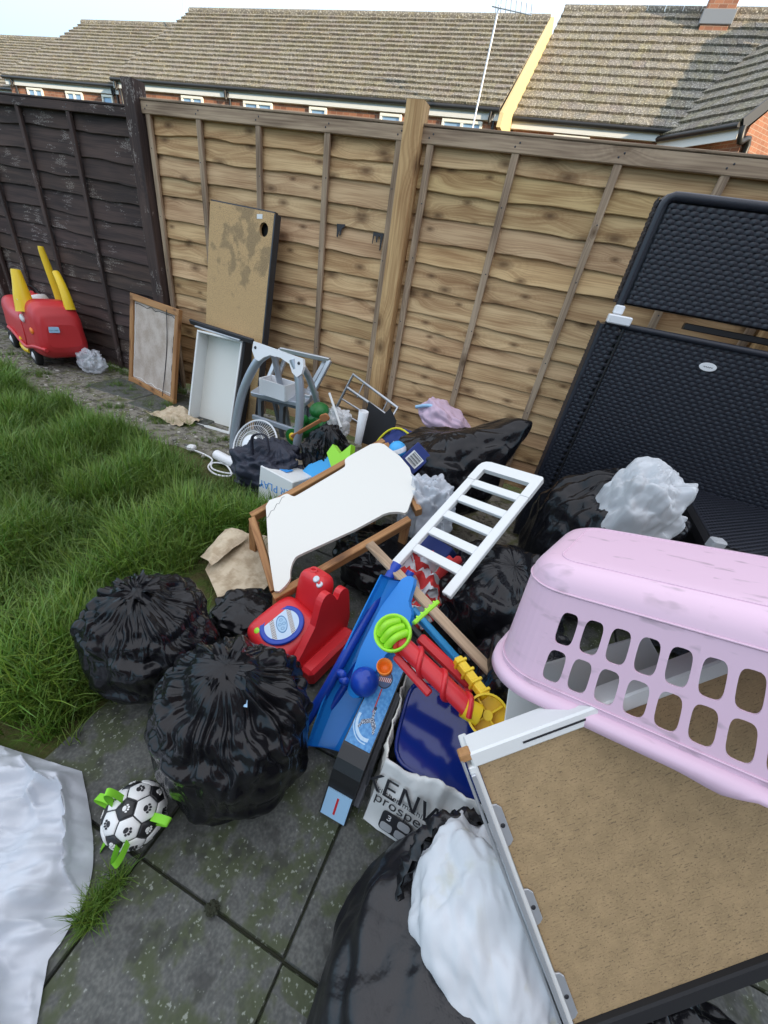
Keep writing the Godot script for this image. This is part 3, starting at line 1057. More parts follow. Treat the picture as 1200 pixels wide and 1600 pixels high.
func aerial(label: String, at: Vector3, h: float, s: float):
	var t := thing("television_aerial", label, "aerial", at, "television aerials")
	var st := new_st()
	tube(st, PackedVector3Array([Vector3.ZERO, Vector3(0.02 * h, h, 0)]), 0.022, 8)
	part(t, "pole", st, mats.zinc)
	var top := Vector3(0.02 * h, h - 0.05, 0)
	st = new_st()
	tube(st, PackedVector3Array([top + Vector3(-0.15, 0.03, 0), top + Vector3(0.75 * s, -0.12, 0.1)]), 0.012, 6)
	part(t, "boom", st, mats.zinc)
	for k in 8:
		var c := top + Vector3(-0.15, 0.03, 0).lerp(Vector3(0.75 * s, -0.12, 0.1), 0.1 + k * 0.125)
		st = new_st()
		tube(st, PackedVector3Array([c + Vector3(0.0, -0.1, -0.14), c + Vector3(0, 0.1, 0.14)]), 0.007, 5)
		part(t, "element", st, mats.zinc)

# ---------------------------------------------------------------- shared shapes for soft things
# indexed mesh over a grid; closed round u when wrap is set
func grid_mesh(nu: int, nv: int, wrap: bool, f: Callable) -> ArrayMesh:
	var cols := nu if wrap else nu + 1
	var p := PackedVector3Array(); p.resize(cols * (nv + 1))
	var uv := PackedVector2Array(); uv.resize(cols * (nv + 1))
	for j in nv + 1:
		for i in cols:
			p[j * cols + i] = f.call(float(i) / nu, float(j) / nv)
			uv[j * cols + i] = Vector2(float(i) / nu, float(j) / nv)
	var nrm := PackedVector3Array(); nrm.resize(p.size())
	var idx := PackedInt32Array()
	for j in nv:
		for i in nu:
			var a := j * cols + i
			var b := j * cols + (i + 1) % cols
			var c := b + cols
			var d := a + cols
			for t in [[a, b, c], [a, c, d]]:
				var n := (p[t[1]] - p[t[0]]).cross(p[t[2]] - p[t[0]])
				if n.length_squared() < 1e-18:
					continue
				idx.append_array([t[0], t[2], t[1]])
				for q in t:
					nrm[q] += n
	for i in nrm.size():
		nrm[i] = nrm[i].normalized() if nrm[i].length_squared() > 0.0 else Vector3.UP
	var arr := []
	arr.resize(Mesh.ARRAY_MAX)
	arr[Mesh.ARRAY_VERTEX] = p
	arr[Mesh.ARRAY_NORMAL] = nrm
	arr[Mesh.ARRAY_TEX_UV] = uv
	arr[Mesh.ARRAY_INDEX] = idx
	var m := ArrayMesh.new()
	m.add_surface_from_arrays(Mesh.PRIMITIVE_TRIANGLES, arr)
	return m

# a filled film bag: pleats run out from the gathered top
# o: pleat (depth of the gathers), lump, fine, rise, square, spikes [[direction, reach, narrowness]]
func bag_mesh(rx: float, h: float, rz: float, knot: Vector2, seed_: int, o := {}) -> ArrayMesh:
	var pleat: float = o.get("pleat", 0.16)
	var lump: float = o.get("lump", 0.1)
	var fine: float = o.get("fine", 0.035)
	var rise: float = o.get("rise", 0.04)
	var sq: float = o.get("square", 0.72)
	var spikes: Array = o.get("spikes", [])
	var reach: float = o.get("reach", 2.6)
	var clip: bool = o.has("mat") and o.mat != mats.navy_nylon
	var n1 := noise_of(seed_, 1.0, 2)
	var n2 := facets_of(seed_ + 1, 1.0, 1)
	var n3 := facets_of(seed_ + 2, 1.0, 2)
	var nu: int = o.get("nu", 230)
	var nv: int = o.get("nv", 130)
	return grid_mesh(nu, nv, true, func(u: float, v: float) -> Vector3:
		var th := TAU * u
		var ph := PI * pow(v, 0.8)
		var s := sin(ph)
		var r := pow(maxf(s, 0.0), sq)
		var cy := cos(ph)
		var y := 0.5 + 0.5 * signf(cy) * pow(absf(cy), 0.75)
		var d := Vector3(cos(th) * s, cy, -sin(th) * s)
		var big := n1.get_noise_3d(d.x * 1.6, d.y * 1.6, d.z * 1.6) * lump * 1.6
		# gathers: ridges along the meridians, strongest towards the knot
		var warp := n1.get_noise_2d(th * 2.0 + 40.0, v * 5.0) * 0.12
		var ct := cos(th + warp); var sn := sin(th + warp)
		var g := n2.get_noise_3d(ct * 3.0, sn * 3.0, v * 1.1) + 0.6 * n2.get_noise_3d(ct * 6.5 + 9.0, sn * 6.5, v * 1.8) + 0.8
		var gp := pleat * g * exp(-v * reach) * smoothstep(0.0, 0.10, v)
		var cr := (n3.get_noise_3d(d.x * 1.5 + 5.0 + warp * 3.0, d.y * 2.2, d.z * 1.5) + 0.6) * fine * 1.6
		if clip:
			cr = (minf(n3.get_noise_3d(d.x * 1.3 + 5.0 + warp * 2.0, d.y * 1.3, d.z * 1.3) + 1.0, 0.34) - 0.3) * fine * 3.0
		var k := 1.0 + big + gp + cr
		var p := Vector3(cos(th) * r * rx * k, y * h * (1.0 + (big + gp * 0.9 + cr) * 0.6), -sin(th) * r * rz * k)
		p.y += rise * exp(-v * 22.0)
		var top := pow(1.0 - v, 2.0)
		p.x += knot.x * top
		p.z += knot.y * top
		for e in spikes:
			var dd: float = clampf(d.dot(e[0]), 0.0, 1.0)
			p += e[0] * e[1] * pow(dd, e[2])
		if p.y < 0.012:
			p.y = 0.003 + 0.009 * exp(minf(p.y - 0.012, 0.0) * 40.0)
		return p)

# the tied-off tuft on a bag
func tuft_mesh(r: float, h: float, seed_: int) -> ArrayMesh:
	var n := noise_of(seed_, 1.0, 2)
	return grid_mesh(72, 14, true, func(u: float, v: float) -> Vector3:
		var th := TAU * u
		var w := n.get_noise_3d(cos(th) * 2.5, sin(th) * 2.5, v * 1.5) * 0.9
		var rr := lerpf(0.009, r, pow(v, 1.2)) * (1.0 + w * v)
		var hh := h * v * (0.75 + 0.5 * n.get_noise_2d(cos(th) * 1.5 + 7.0, sin(th) * 1.5)) - v * v * h * 0.3
		return Vector3(cos(th) * rr, hh, -sin(th) * rr))

func bin_bag(label: String, at: Vector3, rx: float, h: float, rz: float, knot: Vector2, seed_: int, o := {}, turn := Basis.IDENTITY) -> Node3D:
	var t := thing(o.get("called", "bin_bag"), label, o.get("category", "bin bag"), at, o.get("group", "filled black bags"))
	t.basis = turn
	var m: Material = o.get("mat", mats.bin_bag)
	mesh_part(t, "sack", bag_mesh(rx, h, rz, knot, seed_, o), m)
	if o.get("tied", true):
		mesh_part(t, "knot", tuft_mesh(o.get("tuft", 0.05), 0.05, seed_ + 5), m, Transform3D(Basis(Vector3.RIGHT, 0.2), Vector3(knot.x, h * 0.97 + o.get("rise", 0.04) - 0.012, knot.y)))
	return t

func build_bags():
	bin_bag("tied black bin bag standing half on the grass", Vector3(-0.86, 0, -0.545), 0.205, 0.33, 0.19, Vector2(-0.02, 0.0), 501, {"pleat": 0.2, "fine": 0.02, "lump": 0.07, "reach": 3.2, "square": 0.62, "nu": 320, "nv": 150})
	var b2 := bin_bag("large tied black bin bag on the paving beside the patterned ball", Vector3(-0.43, 0, -0.425), 0.212, 0.41, 0.20, Vector2(-0.01, 0.0), 511, {"pleat": 0.2, "fine": 0.02, "lump": 0.07, "reach": 3.2, "square": 0.62, "nu": 320, "nv": 150})
	var st := new_st()
	slab(st, frame(Vector3(0.045, 0.405, 0.03), Vector3(0.8, 0.1, -0.3), Vector3(0.2, 0.5, -0.8)), PackedVector2Array([Vector2(-0.02, -0.012), Vector2(0.026, -0.018), Vector2(0.02, 0.022)]), 0.002, 0.0)
	part(b2, "foil_scrap", st, mats.pale_blue)
	bin_bag("big black bag with a pointed corner lying against the fence", Vector3(-0.27, 0.13, -1.95), 0.31, 0.46, 0.27, Vector2(0.05, 0.02), 521, {"pleat": 0.05, "lump": 0.07, "fine": 0.03, "tied": false, "rise": 0.0, "spikes": [[Vector3(0.80, 0.58, -0.15), 0.2, 6.0]]}, Basis(Vector3(0, 0, 1), 0.25))
	bin_bag("black bag stuffed below the white bed rail", Vector3(0.15, 0, -1.24), 0.25, 0.46, 0.25, Vector2(0.0, 0.05), 531, {"pleat": 0.06, "fine": 0.03, "tied": false, "rise": 0.0})
	bin_bag("torn black bag in front of the rattan sofa with white film spilling out", Vector3(0.47, 0, -1.72), 0.30, 0.70, 0.27, Vector2(0.05, 0.0), 541, {"pleat": 0.12, "fine": 0.03, "lump": 0.06, "tied": false, "rise": 0.0})
	bin_bag("low black bag in the gap behind the red ride-on toy", Vector3(-0.36, 0, -1.36), 0.24, 0.24, 0.2, Vector2.ZERO, 551, {"pleat": 0.05, "fine": 0.03, "tied": false, "rise": 0.0, "nu": 140, "nv": 80})
	bin_bag("black bag squeezed under the left end of the pink basket", Vector3(0.30, 0, -0.86), 0.2, 0.44, 0.2, Vector2.ZERO, 561, {"pleat": 0.05, "fine": 0.03, "tied": false, "rise": 0.0})
	bin_bag("creased black bag under the dark edge of the hardboard, bottom right corner", Vector3(0.66, 0, -0.22), 0.27, 0.24, 0.22, Vector2.ZERO, 571, {"pleat": 0.2, "fine": 0.04, "tied": false, "rise": 0.0})
	bin_bag("bulky black bag propping up the upturned drawer and the pink basket", Vector3(0.62, 0, -0.70), 0.27, 0.5, 0.23, Vector2.ZERO, 576, {"pleat": 0.05, "fine": 0.03, "tied": false, "rise": 0.0})
	bin_bag("small tied black bag in the heap before the blue backpack", Vector3(-0.97, 0.08, -1.88), 0.16, 0.34, 0.15, Vector2(0.0, 0.03), 581, {"pleat": 0.3, "fine": 0.03, "tuft": 0.04, "nu": 170, "nv": 90})
	# white film bulging out of the torn bag
	bin_bag("crumpled translucent white film bulging out of the torn black bag", Vector3(0.49, 0.36, -1.6), 0.15, 0.46, 0.14, Vector2(0.0, 0.0), 591, {"called": "plastic_film", "category": "plastic film", "group": "loose plastic film", "mat": mats.white_film, "pleat": 0.02, "lump": 0.1, "fine": 0.07, "tied": false, "rise": 0.0}, Basis(Vector3(0, 0, 1), -0.15))
	bin_bag("crumpled clear film under the big pointed bag beside the white tabletop", Vector3(-0.27, 0.16, -1.56), 0.13, 0.34, 0.11, Vector2.ZERO, 601, {"called": "plastic_film", "category": "plastic film", "group": "loose plastic film", "mat": mats.clear_film, "pleat": 0.02, "lump": 0.18, "fine": 0.12, "tied": false, "rise": 0.0, "nu": 160, "nv": 90})
	bin_bag("small clear plastic bag on the ground behind the red toy car", Vector3(-3.72, 0, -2.45), 0.12, 0.2, 0.09, Vector2.ZERO, 611, {"called": "plastic_film", "category": "plastic film", "group": "loose plastic film", "mat": mats.clear_film, "pleat": 0.02, "lump": 0.18, "fine": 0.12, "tied": false, "rise": 0.0, "nu": 100, "nv": 60})
	# dark holdall
	var nb := bin_bag("navy nylon bag slumped beside the white fan", Vector3(-1.32, 0, -1.74), 0.24, 0.29, 0.17, Vector2(0.08, -0.02), 621, {"called": "holdall", "category": "bag", "group": "", "mat": mats.navy_nylon, "pleat": 0.2, "lump": 0.14, "fine": 0.04, "tied": false, "rise": 0.02, "nu": 170, "nv": 100})
	st = new_st()
	tube(st, curve_pts([Vector3(-0.02, 0.24, 0.08), Vector3(-0.03, 0.34, 0.06), Vector3(0.04, 0.36, 0.04), Vector3(0.08, 0.28, 0.06)], 6), 0.016, 6, -1.0, 0.35)
	part(nb, "strap", st, mats.navy_nylon)
	# stretched bag with bedding spilling over its rim
	var n1 := noise_of(631, 1.0, 3)
	var n2 := noise_of(632, 1.0, 2, true)
	var rim_at := frame(Vector3(0.085, 0.175, -0.085), Vector3(0.42, -0.75, 0.52), Vector3(0.75, 0.2, -0.5))
	var sack := thing("bin_bag", "stretched black bag at the bottom edge holding white bedding", "bin bag", Vector3(0.175, 0, -0.19), "filled black bags")
	mesh_part(sack, "sack", bag_mesh(0.205, 0.29, 0.265, Vector2(0.10, -0.06), 633, {"pleat": 0.03, "fine": 0.012, "lump": 0.07, "rise": 0.0, "square": 0.6, "nu": 240, "nv": 120}), mats.bin_bag_stretched)
	# rolled and torn rim round the bedding
	mesh_part(sack, "rim", grid_mesh(160, 10, true, func(u: float, v: float) -> Vector3:
		var th := TAU * u
		var w := n2.get_noise_3d(cos(th) * 5.0, sin(th) * 5.0, v * 1.5) * 0.018
		var q := Vector3(cos(th) * (0.25 + 0.012 * sin(v * PI * 2.0) + w), sin(th) * (0.145 + 0.012 * sin(v * PI * 2.0) + w), 0.014 * cos(v * PI * 2.0) - 0.01)
		return rim_at * q), mats.bin_bag_stretched)
	var pil := thing("bedding", "white stained pillow bulging out of the stretched black bag", "pillow", Vector3(0.285, 0.195, -0.255))
	mesh_part(pil, "cover", bag_cover(), mats.white_cotton, frame(Vector3.ZERO, Vector3(0.42, -0.75, 0.52), Vector3(0.2, 0.6, 0.7)))

func bag_cover() -> ArrayMesh:
	var n1 := noise_of(641, 1.0, 3)
	var n2 := noise_of(642, 1.0, 3, true)
	return grid_mesh(150, 90, true, func(u: float, v: float) -> Vector3:
		var th := TAU * u
		var ph := PI * v
		var d := Vector3(cos(th) * sin(ph), cos(ph), -sin(th) * sin(ph))
		var k := 1.0 + n1.get_noise_3d(d.x * 1.8, d.y * 1.8, d.z * 1.8) * 0.13 + n2.get_noise_3d(d.x * 0.9 + d.z, d.y * 0.9, d.z * 0.6) * 0.03
		# a deep fold where the pillow doubles over
		var fold := d.z * 0.5 + d.x * 0.9 - 0.2
		k -= 0.16 * exp(-fold * fold * 60.0)
		return Vector3(d.x * 0.27, d.y * 0.12, d.z * 0.15) * k)

# ---------------------------------------------------------------- things leaning on the fence
func build_leaning_things():
	toy_car()
	var r := RandomNumberGenerator.new()
	r.seed = 71
	# framed board
	var xf := frame(Vector3(-3.362, 0.0, -2.52), Vector3(0.97, 0.005, 0.241), Vector3(0.046, 0.972, -0.2))
	var t := thing("framed_board", "wooden framed board with a torn paper back, leaning on the dark fence", "framed board")
	var W := 0.72; var Hh := 0.73
	for e in [[0.0, 0.025, W, 0.025, 0], [0.0, Hh - 0.025, W, Hh - 0.025, 0], [0.025, 0.05, 0.025, Hh - 0.05, 1], [W - 0.025, 0.05, W - 0.025, Hh - 0.05, 1]]:
		var st := new_st()
		timber(st, xf * Vector3(e[0], e[1], 0), xf * Vector3(e[2], e[3], 0), 0.05, 0.03, xf.basis.y if e[4] == 0 else xf.basis.x, r, Color.WHITE)
		part(t, "frame_rail", st, mats.lumber)
	var st := new_st()
	bbox(st, xf * Transform3D(Basis.IDENTITY, Vector3(W * 0.5, Hh * 0.5, -0.004)), Vector3(W - 0.1, Hh - 0.1, 0.006), 0.0)
	part(t, "paper_back", st, mats.pin_paper)
	var en := noise_of(72, 9.0, 2)
	for side in 4:
		st = new_st()
		var pts := []
		for i in 24:
			var u := lerpf(0.055, (W if side < 2 else Hh) - 0.055, i / 23.0)
			var o := 0.066 + en.get_noise_2d(u, side * 9.0) * 0.016
			pts.append(xf * (Vector3(u, o if side == 0 else Hh - o, 0.0) if side < 2 else Vector3(o if side == 2 else W - o, u, 0.0)))
		tube(st, pts, 0.0025, 5)
		part(t, "torn_edge", st, mats.white_paint if side % 2 == 0 else mats.ink)
	st = new_st()
	tube(st, curve_pts([xf * Vector3(0.56, 0.7, 0.017), xf * Vector3(0.565, 0.45, 0.004), xf * Vector3(0.555, 0.2, 0.004), xf * Vector3(0.56, 0.03, 0.017)], 6), 0.003, 6)
	part(t, "cord", st, mats.ink)
	# tall stained board with a cable hole
	xf = frame(Vector3(-2.471, 0.7, -2.576), Vector3(0.982, -0.026, 0.186), Vector3(0.049, 0.991, -0.125))
	t = thing("tall_board", "tall water stained chipboard with a cable hole near its top corner", "board")
	st = new_st()
	var hole := moved(circle(0.04, 20), Vector2(0.535, 0.635))
	slab(st, xf * Transform3D(Basis.IDENTITY, Vector3(0, 0, -0.01)), PackedVector2Array([Vector2(0, -0.69), Vector2(0.614, -0.69), Vector2(0.614, 0.732), Vector2(0, 0.732)]), 0.018, 0.001, [hole])
	part(t, "panel", st, mats.stained_board)
	st = new_st()
	bbox(st, xf * Transform3D(Basis.IDENTITY, Vector3(0.621, 0.02, -0.025)), Vector3(0.012, 1.42, 0.05), 0.001)
	part(t, "side_edging", st, mats.dark_metal)
	st = new_st()
	bbox(st, xf * Transform3D(Basis.IDENTITY, Vector3(0.307, 0.7365, -0.02)), Vector3(0.614, 0.008, 0.03), 0.001)
	part(t, "top_edging", st, mats.dark_metal)
	st = new_st()
	bbox(st, xf * Transform3D(Basis(Vector3(0, 0, 1), 0.1), Vector3(0.49, 0.70, 0.0)), Vector3(0.05, 0.025, 0.0012), 0.0)
	part(t, "price_sticker", st, mats.white_paint)
	st = new_st()
	bbox(st, xf * Transform3D(Basis.IDENTITY, Vector3(0.307, 0.02, -0.045)), Vector3(0.61, 1.40, 0.004), 0.0)
	part(t, "hole_dark_backing", st, mats.black_card)  # added black sheet, gives the cable hole its darkness from behind
	# dark metal runner lying across it
	t = thing("metal_runner", "dark metal drawer runner resting across the tall board above the white drawer", "runner")
	st = new_st()
	bar(st, Vector3(-2.47, 0.675, -2.42), Vector3(-1.87, 0.665, -2.37), 0.034, 0.02, Vector3(0, 1, 0.4))
	part(t, "rail", st, mats.dark_metal)
	st = new_st()
	bar(st, Vector3(-2.41, 0.655, -2.40), Vector3(-1.98, 0.65, -2.365), 0.012, 0.012, Vector3(0, 1, 0.4))
	part(t, "slide", st, mats.zinc)
	# white drawer on end
	xf = frame(Vector3(-2.346, 0.004, -2.157), Vector3(0.998, 0, -0.067), Vector3(-0.016, 0.952, -0.307))
	t = thing("drawer", "empty white drawer standing on end beside the grey chair frame", "drawer")
	W = 0.38; Hh = 0.674
	st = new_st()
	bbox(st, xf * Transform3D(Basis.IDENTITY, Vector3(W * 0.5, Hh * 0.5, -0.115)), Vector3(W - 0.01, Hh - 0.01, 0.008), 0.0)
	part(t, "base", st, mats.white_laminate)
	for e in [[0.007, Hh * 0.5, 0.014, Hh - 0.028], [W - 0.007, Hh * 0.5, 0.014, Hh - 0.028], [W * 0.5, 0.007, W, 0.014], [W * 0.5, Hh - 0.007, W, 0.014]]:
		st = new_st()
		bbox(st, xf * Transform3D(Basis.IDENTITY, Vector3(e[0], e[1], -0.06)), Vector3(e[2], e[3], 0.12), 0.002)
		part(t, "side", st, mats.white_paint)
	st = new_st()
	bbox(st, xf * Transform3D(Basis.IDENTITY, Vector3(W + 0.013, Hh * 0.5 - 0.01, -0.075)), Vector3(0.022, Hh + 0.03, 0.14), 0.003)
	part(t, "drawer_front", st, mats.black_card)
	# crumpled cardboard on the path
	var cn := noise_of(75, 1.0, 3, true)
	t = thing("cardboard_scrap", "crumpled brown cardboard scrap on the path in front of the white drawer", "cardboard")
	mesh_part(t, "scrap", grid_mesh(40, 24, false, func(u: float, v: float) -> Vector3:
		var x := lerpf(-2.62, -2.3, u); var z := lerpf(-2.04, -2.22, v)
		return Vector3(x + v * 0.06 + cn.get_noise_2d(v * 2.0, 5.0) * 0.02, 0.02 + 0.05 * (1.0 - absf(u - 0.4) * 1.6) * v + cn.get_noise_2d(u * 1.6, v * 1.6) * 0.03, z)), mats.cardboard)
	# grey chair frame with a white bar
	t = thing("chair_frame", "grey curved tube chair frame with a white bar across its top", "chair")
	for pts in [[Vector3(-1.44, 0.745, -1.98), Vector3(-1.53, 0.66, -1.96), Vector3(-1.63, 0.45, -1.94), Vector3(-1.70, 0.16, -1.93), Vector3(-1.715, 0.01, -1.93)], [Vector3(-1.27, 0.74, -1.95), Vector3(-1.225, 0.64, -1.94), Vector3(-1.205, 0.46, -1.93), Vector3(-1.215, 0.2, -1.92), Vector3(-1.22, 0.01, -1.92)]]:
		st = new_st()
		tube(st, curve_pts(pts, 8), 0.026, 12)
		part(t, "leg", st, mats.grey_metal)
	for pts in [[Vector3(-1.45, 0.72, -2.02), Vector3(-1.5, 0.6, -2.12), Vector3(-1.52, 0.3, -2.25), Vector3(-1.52, 0.01, -2.33)], [Vector3(-1.27, 0.72, -2.0), Vector3(-1.25, 0.6, -2.1), Vector3(-1.23, 0.3, -2.25), Vector3(-1.23, 0.01, -2.33)]]:
		st = new_st()
		tube(st, curve_pts(pts, 8), 0.02, 10)
		part(t, "rear_leg", st, mats.grey_metal)
	st = new_st()
	slab(st, frame(Vector3(-1.55, 0.745, -1.965), Vector3(0.35, -0.015, 0.03), Vector3(0, 1, -0.25)), PackedVector2Array([Vector2(0, 0.03), Vector2(0.35, 0.03), Vector2(0.365, -0.01), Vector2(0.36, -0.05), Vector2(0.335, -0.075), Vector2(0.30, -0.06), Vector2(0.27, -0.02), Vector2(0.2, -0.005), Vector2(0.13, -0.012), Vector2(0.09, -0.035), Vector2(0.06, -0.065), Vector2(0.03, -0.06), Vector2(0.0, -0.02)]), 0.02, 0.003)
	part(t, "top_bar", st, mats.white_plastic)
	for x in [0.02, 0.33]:
		st = new_st()
		lathe(st, frame(Vector3(-1.55, 0.745, -1.965), Vector3(0.35, -0.015, 0.03), Vector3(0, 1, -0.25)) * Transform3D(Basis(Vector3.RIGHT, PI / 2), Vector3(x, 0.0, 0.0102)), [Vector2(0.009, 0), Vector2(0.008, 0.002), Vector2(0, 0.0025)], 12)
		part(t, "screw", st, mats.dark_metal)
	st = new_st()
	bar(st, Vector3(-1.6, 0.3, -2.0), Vector3(-1.22, 0.3, -1.99), 0.03, 0.02)
	part(t, "crossbar", st, mats.grey_metal)
	# folding step stool behind it
	t = thing("step_stool", "grey folding step stool with a windowed lower step behind the chair frame", "stool")
	xf = frame(Vector3(-1.68, 0.19, -2.16), Vector3(1, 0.06, 0.05), Vector3(0, 1, -0.12))
	st = new_st()
	slab(st, xf, rounded2(0.0, 0.0, 0.40, 0.2, 0.02), 0.03, 0.003, [rounded2(0.03, 0.03, 0.185, 0.165, 0.02), rounded2(0.215, 0.03, 0.37, 0.165, 0.02)])
	part(t, "lower_step", st, mats.grey_plastic)
	st = new_st()
	slab(st, frame(Vector3(-1.70, 0.40, -2.1), Vector3(1, 0.08, 0.02), Vector3(0, 0.2, -1)), rounded2(0.0, 0.0, 0.42, 0.2, 0.02), 0.03, 0.004)
	part(t, "tread", st, mats.grey_metal)
	for e in [[Vector3(-1.66, 0.42, -2.2), Vector3(-1.60, 0.68, -2.3)], [Vector3(-1.30, 0.46, -2.2), Vector3(-1.22, 0.70, -2.28)], [Vector3(-1.63, 0.42, -2.26), Vector3(-1.57, 0.66, -2.34)], [Vector3(-1.36, 0.46, -2.26), Vector3(-1.28, 0.68, -2.34)]]:
		st = new_st()
		bar(st, e[0], e[1], 0.03, 0.025, Vector3.RIGHT, 0.004)
		part(t, "upright", st, mats.silver)
	for e in [[Vector3(-1.60, 0.68, -2.3), Vector3(-1.22, 0.70, -2.28)], [Vector3(-1.66, 0.44, -2.2), Vector3(-1.28, 0.47, -2.18)]]:
		st = new_st()
		bar(st, e[0], e[1], 0.028, 0.03, Vector3.UP, 0.004)
		part(t, "crossbar", st, mats.silver)
	for e in [[-1.68, -2.17], [-1.28, -2.15], [-1.66, -2.42], [-1.28, -2.4]]:
		st = new_st()
		bar(st, Vector3(e[0], 0.0, e[1]), Vector3(e[0], 0.4, lerpf(e[1], -2.2, 0.6)), 0.03, 0.03, Vector3.RIGHT, 0.004)
		part(t, "leg", st, mats.grey_plastic)
	t = thing("white_box", "small open white box standing on the grey step stool", "box")
	xf = Transform3D(Basis(Vector3.UP, -0.05), Vector3(-1.5, 0.435, -2.13))
	for e in [[0, 0.05, 0.06, 0.2, 0.1, 0.006], [0, 0.05, -0.06, 0.2, 0.1, 0.006], [-0.1, 0.05, 0, 0.006, 0.1, 0.114], [0.1, 0.05, 0, 0.006, 0.1, 0.114], [0, 0.003, 0, 0.19, 0.006, 0.11]]:
		st = new_st()
		bbox(st, xf * Transform3D(Basis.IDENTITY, Vector3(e[0], e[1], e[2])), Vector3(e[3], e[4], e[5]), 0.001)
		part(t, "panel", st, mats.white_plastic)
	t = thing("shoe_rack", "silver wire rack leaning on the fence above the heap", "rack")
	for pts in [[Vector3(-1.24, 0.3, -2.42), Vector3(-1.15, 0.59, -2.5), Vector3(-0.78, 0.47, -2.45), Vector3(-0.84, 0.25, -2.36)]]:
		st = new_st()
		tube(st, pts, 0.011, 8)
		part(t, "frame", st, mats.silver)
	for k in 3:
		st = new_st()
		tube(st, PackedVector3Array([Vector3(-1.18, 0.50, -2.475).lerp(Vector3(-1.24, 0.3, -2.42), k * 0.4), Vector3(-0.80, 0.40, -2.42).lerp(Vector3(-0.84, 0.25, -2.36), k * 0.4)]), 0.007 if k > 0 else 0.011, 8)
		part(t, "rung", st, mats.silver)
	for k in 2:
		st = new_st()
		tube(st, PackedVector3Array([Vector3(-1.06, 0.56, -2.486) + Vector3(0.1, -0.03, 0.01) * k * 2.0, Vector3(-1.08, 0.46, -2.45) + Vector3(0.1, -0.03, 0.01) * k * 2.0]), 0.004, 6)
		part(t, "wire", st, mats.silver)

func rounded2(x0: float, y0: float, x1: float, y1: float, r: float) -> PackedVector2Array:
	return moved(rounded(x1 - x0, y1 - y0, r, 4), Vector2((x0 + x1) * 0.5, (y0 + y1) * 0.5))

